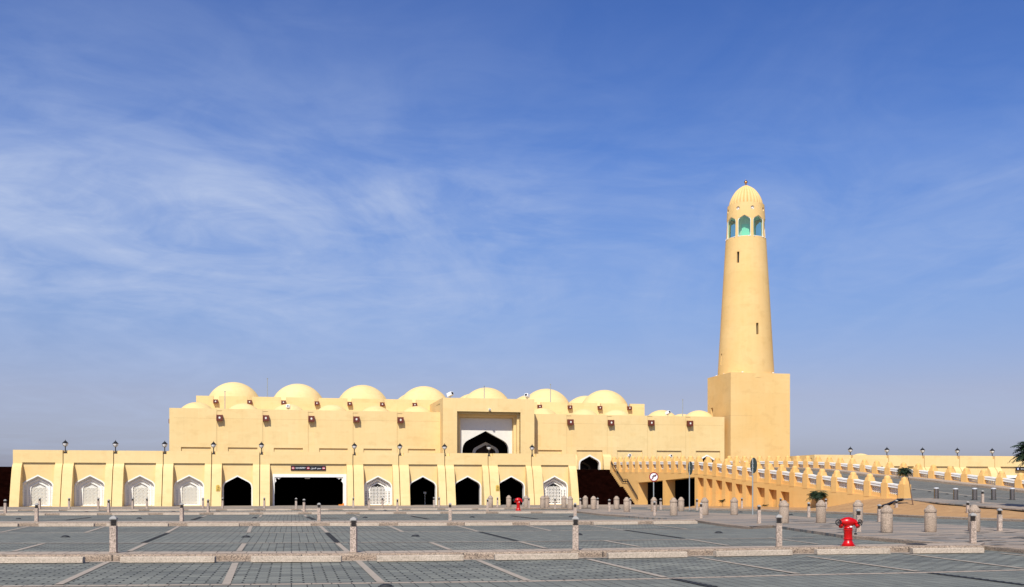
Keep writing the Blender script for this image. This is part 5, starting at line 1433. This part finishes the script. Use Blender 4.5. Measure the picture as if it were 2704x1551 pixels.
# tree mostly outside the right edge
b0 = Vector(((2745-CX)/F*58, 58, .3)); s_ = 58/F
H0 = (1290-1185)*s_+1.35
sapling('tree', b0, [(0, 0, 0), (.05, 0, 1.2), (-.05, 0, 2.4), (-.1, 0, H0)], (.6, .8), 230, .90, 'feathery dark green tree cut off by the right edge of the photo', seed=21, down=.45, trunk_r=.07)
# black liner lying in the sand
pa = [on_sand(px, py) for px, py in ((2330, 1340), (2342, 1337), (2356, 1331), (2368, 1325.5), (2384, 1323))]
mb = MB(); wd = [.12, .3, .45, .5, .2]
vs = []
for p, w_ in zip(pa, wd): vs += [p+Vector((-.1, -w_/2, .07)), p+Vector((0, 0, .17)), p+Vector((.1, w_/2, .12)), p+Vector((.1, w_/2+.02, -.1)), p+Vector((-.1, -w_/2-.02, -.1))]
mb.add(vs, [(5*i+j, 5*i+j+1, 5*i+j+6, 5*i+j+5) for i in range(4) for j in range(4)]+[(0, 1, 2, 3, 4), (20, 21, 22, 23, 24)])
tag(mb.build('plastic_liner', TARP, base=pa[0], smooth=True), label='crumpled black plastic liner lying across the sand mound', cat='plastic sheet')
# stones in the sand
# ------------------------------------------------------------------ sky, sun, camera
w = bpy.data.worlds.new('World'); S.world = w; w.use_nodes = True; nt = w.node_tree; nt.nodes.clear()
out = nd(nt, 'ShaderNodeOutputWorld'); bg = nd(nt, 'ShaderNodeBackground'); sky = nd(nt, 'ShaderNodeTexSky')
sky.sky_type = 'NISHITA'; sky.sun_disc = False; sky.sun_elevation = EL; sky.sun_rotation = R(180)+AZ
sky.air_density = 1.0; sky.dust_density = 1.6; sky.ozone_density = 3.0; sky.altitude = 0
tc = nd(nt, 'ShaderNodeTexCoord'); sp = nd(nt, 'ShaderNodeSeparateXYZ'); nt.links.new(tc.outputs['Generated'], sp.inputs[0])
# dusty gulf air: the blue pales and greys towards the horizon
def seg(stops): return ramp(nt, sp.outputs['Z'], stops)
hazed = mix(nt, 1.0, sky.outputs[0], seg([(0.0, (.78, .74, 1.06)), (0.033, (.80, .76, 1.04)), (.087, (.82, .70, .86)), (.158, (.70, .73, .96)), (.228, (.62, .74, 1.05)), (.293, (.50, .69, 1.10)), (.42, (.36, .57, 1.03)), (.6, (.30, .44, .76))]), 'MULTIPLY')
# thin cirrus: a plane of cloud far overhead, sampled by direction
mx = nd(nt, 'ShaderNodeMath', operation='ADD'); nt.links.new(sp.outputs['Z'], mx.inputs[0]); mx.inputs[1].default_value = 0.12
dv = nd(nt, 'ShaderNodeVectorMath', operation='DIVIDE'); cb = nd(nt, 'ShaderNodeCombineXYZ')
for i in range(3): nt.links.new(mx.outputs[0], cb.inputs[i])
nt.links.new(tc.outputs['Generated'], dv.inputs[0]); nt.links.new(cb.outputs[0], dv.inputs[1])
def cloud(rot, sc, nscale, lo, hi, dist, seed):
    mp = nd(nt, 'ShaderNodeMapping'); mp.inputs['Rotation'].default_value = (0, 0, rot); mp.inputs['Scale'].default_value = sc; mp.inputs['Location'].default_value = (seed, seed*.7, 0)
    nt.links.new(dv.outputs[0], mp.inputs[0]); n = nd(nt, 'ShaderNodeTexNoise'); n.inputs['Scale'].default_value = nscale; n.inputs['Detail'].default_value = 8; n.inputs['Roughness'].default_value = .58; n.inputs['Distortion'].default_value = dist
    nt.links.new(mp.outputs[0], n.inputs['Vector']); return ramp(nt, n.outputs['Fac'], [(lo, (0, 0, 0)), (hi, (1, 1, 1))])
c1 = cloud(R(24), (1.0, .75, 1), 1.2, .43, .68, 1.8, 3.1)
c2 = cloud(R(6), (1.1, 1.3, 1), 3.2, .40, .80, 1.8, 9.4)
c3 = cloud(R(5), (.3, .5, 1), 1.0, .42, .66, .4, 5.2)
ad = nd(nt, 'ShaderNodeMath', operation='ADD'); nt.links.new(sp.outputs['X'], ad.inputs[0]); ad.inputs[1].default_value = .50
msk = ramp(nt, ad.outputs[0], [(0.04, (1, 1, 1)), (0.28, (.78,)*3), (0.46, (.46,)*3), (.58, (.14,)*3), (.95, (.12,)*3)])
mskz = ramp(nt, sp.outputs['Z'], [(0.03, (.25,)*3), (0.14, (.40,)*3), (0.18, (.85,)*3), (.262, (1, 1, 1)), (.30, (.60,)*3), (.36, (.30,)*3), (.42, (.16,)*3)])
veil = mix(nt, 1.0, mix(nt, .5, c3, (.75,)*3), mix(nt, 1.0, msk, mskz, 'MULTIPLY'), 'MULTIPLY')
wisp = mix(nt, 1.0, mix(nt, .38, c1, c2), mix(nt, .30, mix(nt, 1.0, msk, mskz, 'MULTIPLY'), mskz), 'MULTIPLY')
cm_ = mix(nt, 1.0, mix(nt, .55, veil, wisp), (1.75,)*3, 'MULTIPLY')
fin = mix(nt, cm_, hazed, (3.75, 4.5, 6.3))
nt.links.new(fin, bg.inputs[0]); bg.inputs[1].default_value = .105
nt.links.new(bg.outputs[0], out.inputs[0])
sl = bpy.data.lights.new('sun', 'SUN'); sl.energy = 4.2; sl.angle = R(.5); sl.color = (1.0, .95, .86)
so = bpy.data.objects.new('sun', sl); COL.objects.link(so); so.rotation_euler = (-SUN).to_track_quat('-Z', 'Y').to_euler()
cd = bpy.data.cameras.new('camera'); cam = bpy.data.objects.new('camera', cd); COL.objects.link(cam); S.camera = cam
cam.location = (0, 0, EYE); cam.rotation_euler = (R(90), 0, 0)
cd.sensor_width = 36; cd.lens = 36*F/2704; cd.shift_y = (HY-775.5)/2704; cd.clip_end = 5000; cd.clip_start = .1
S.view_settings.view_transform = 'Standard'; S.view_settings.look = 'None'; S.view_settings.exposure = .27; S.view_settings.gamma = 1
S.cycles.max_bounces = 6
for o in list(S.objects):
    if '_root' in o.keys(): del o['_root']
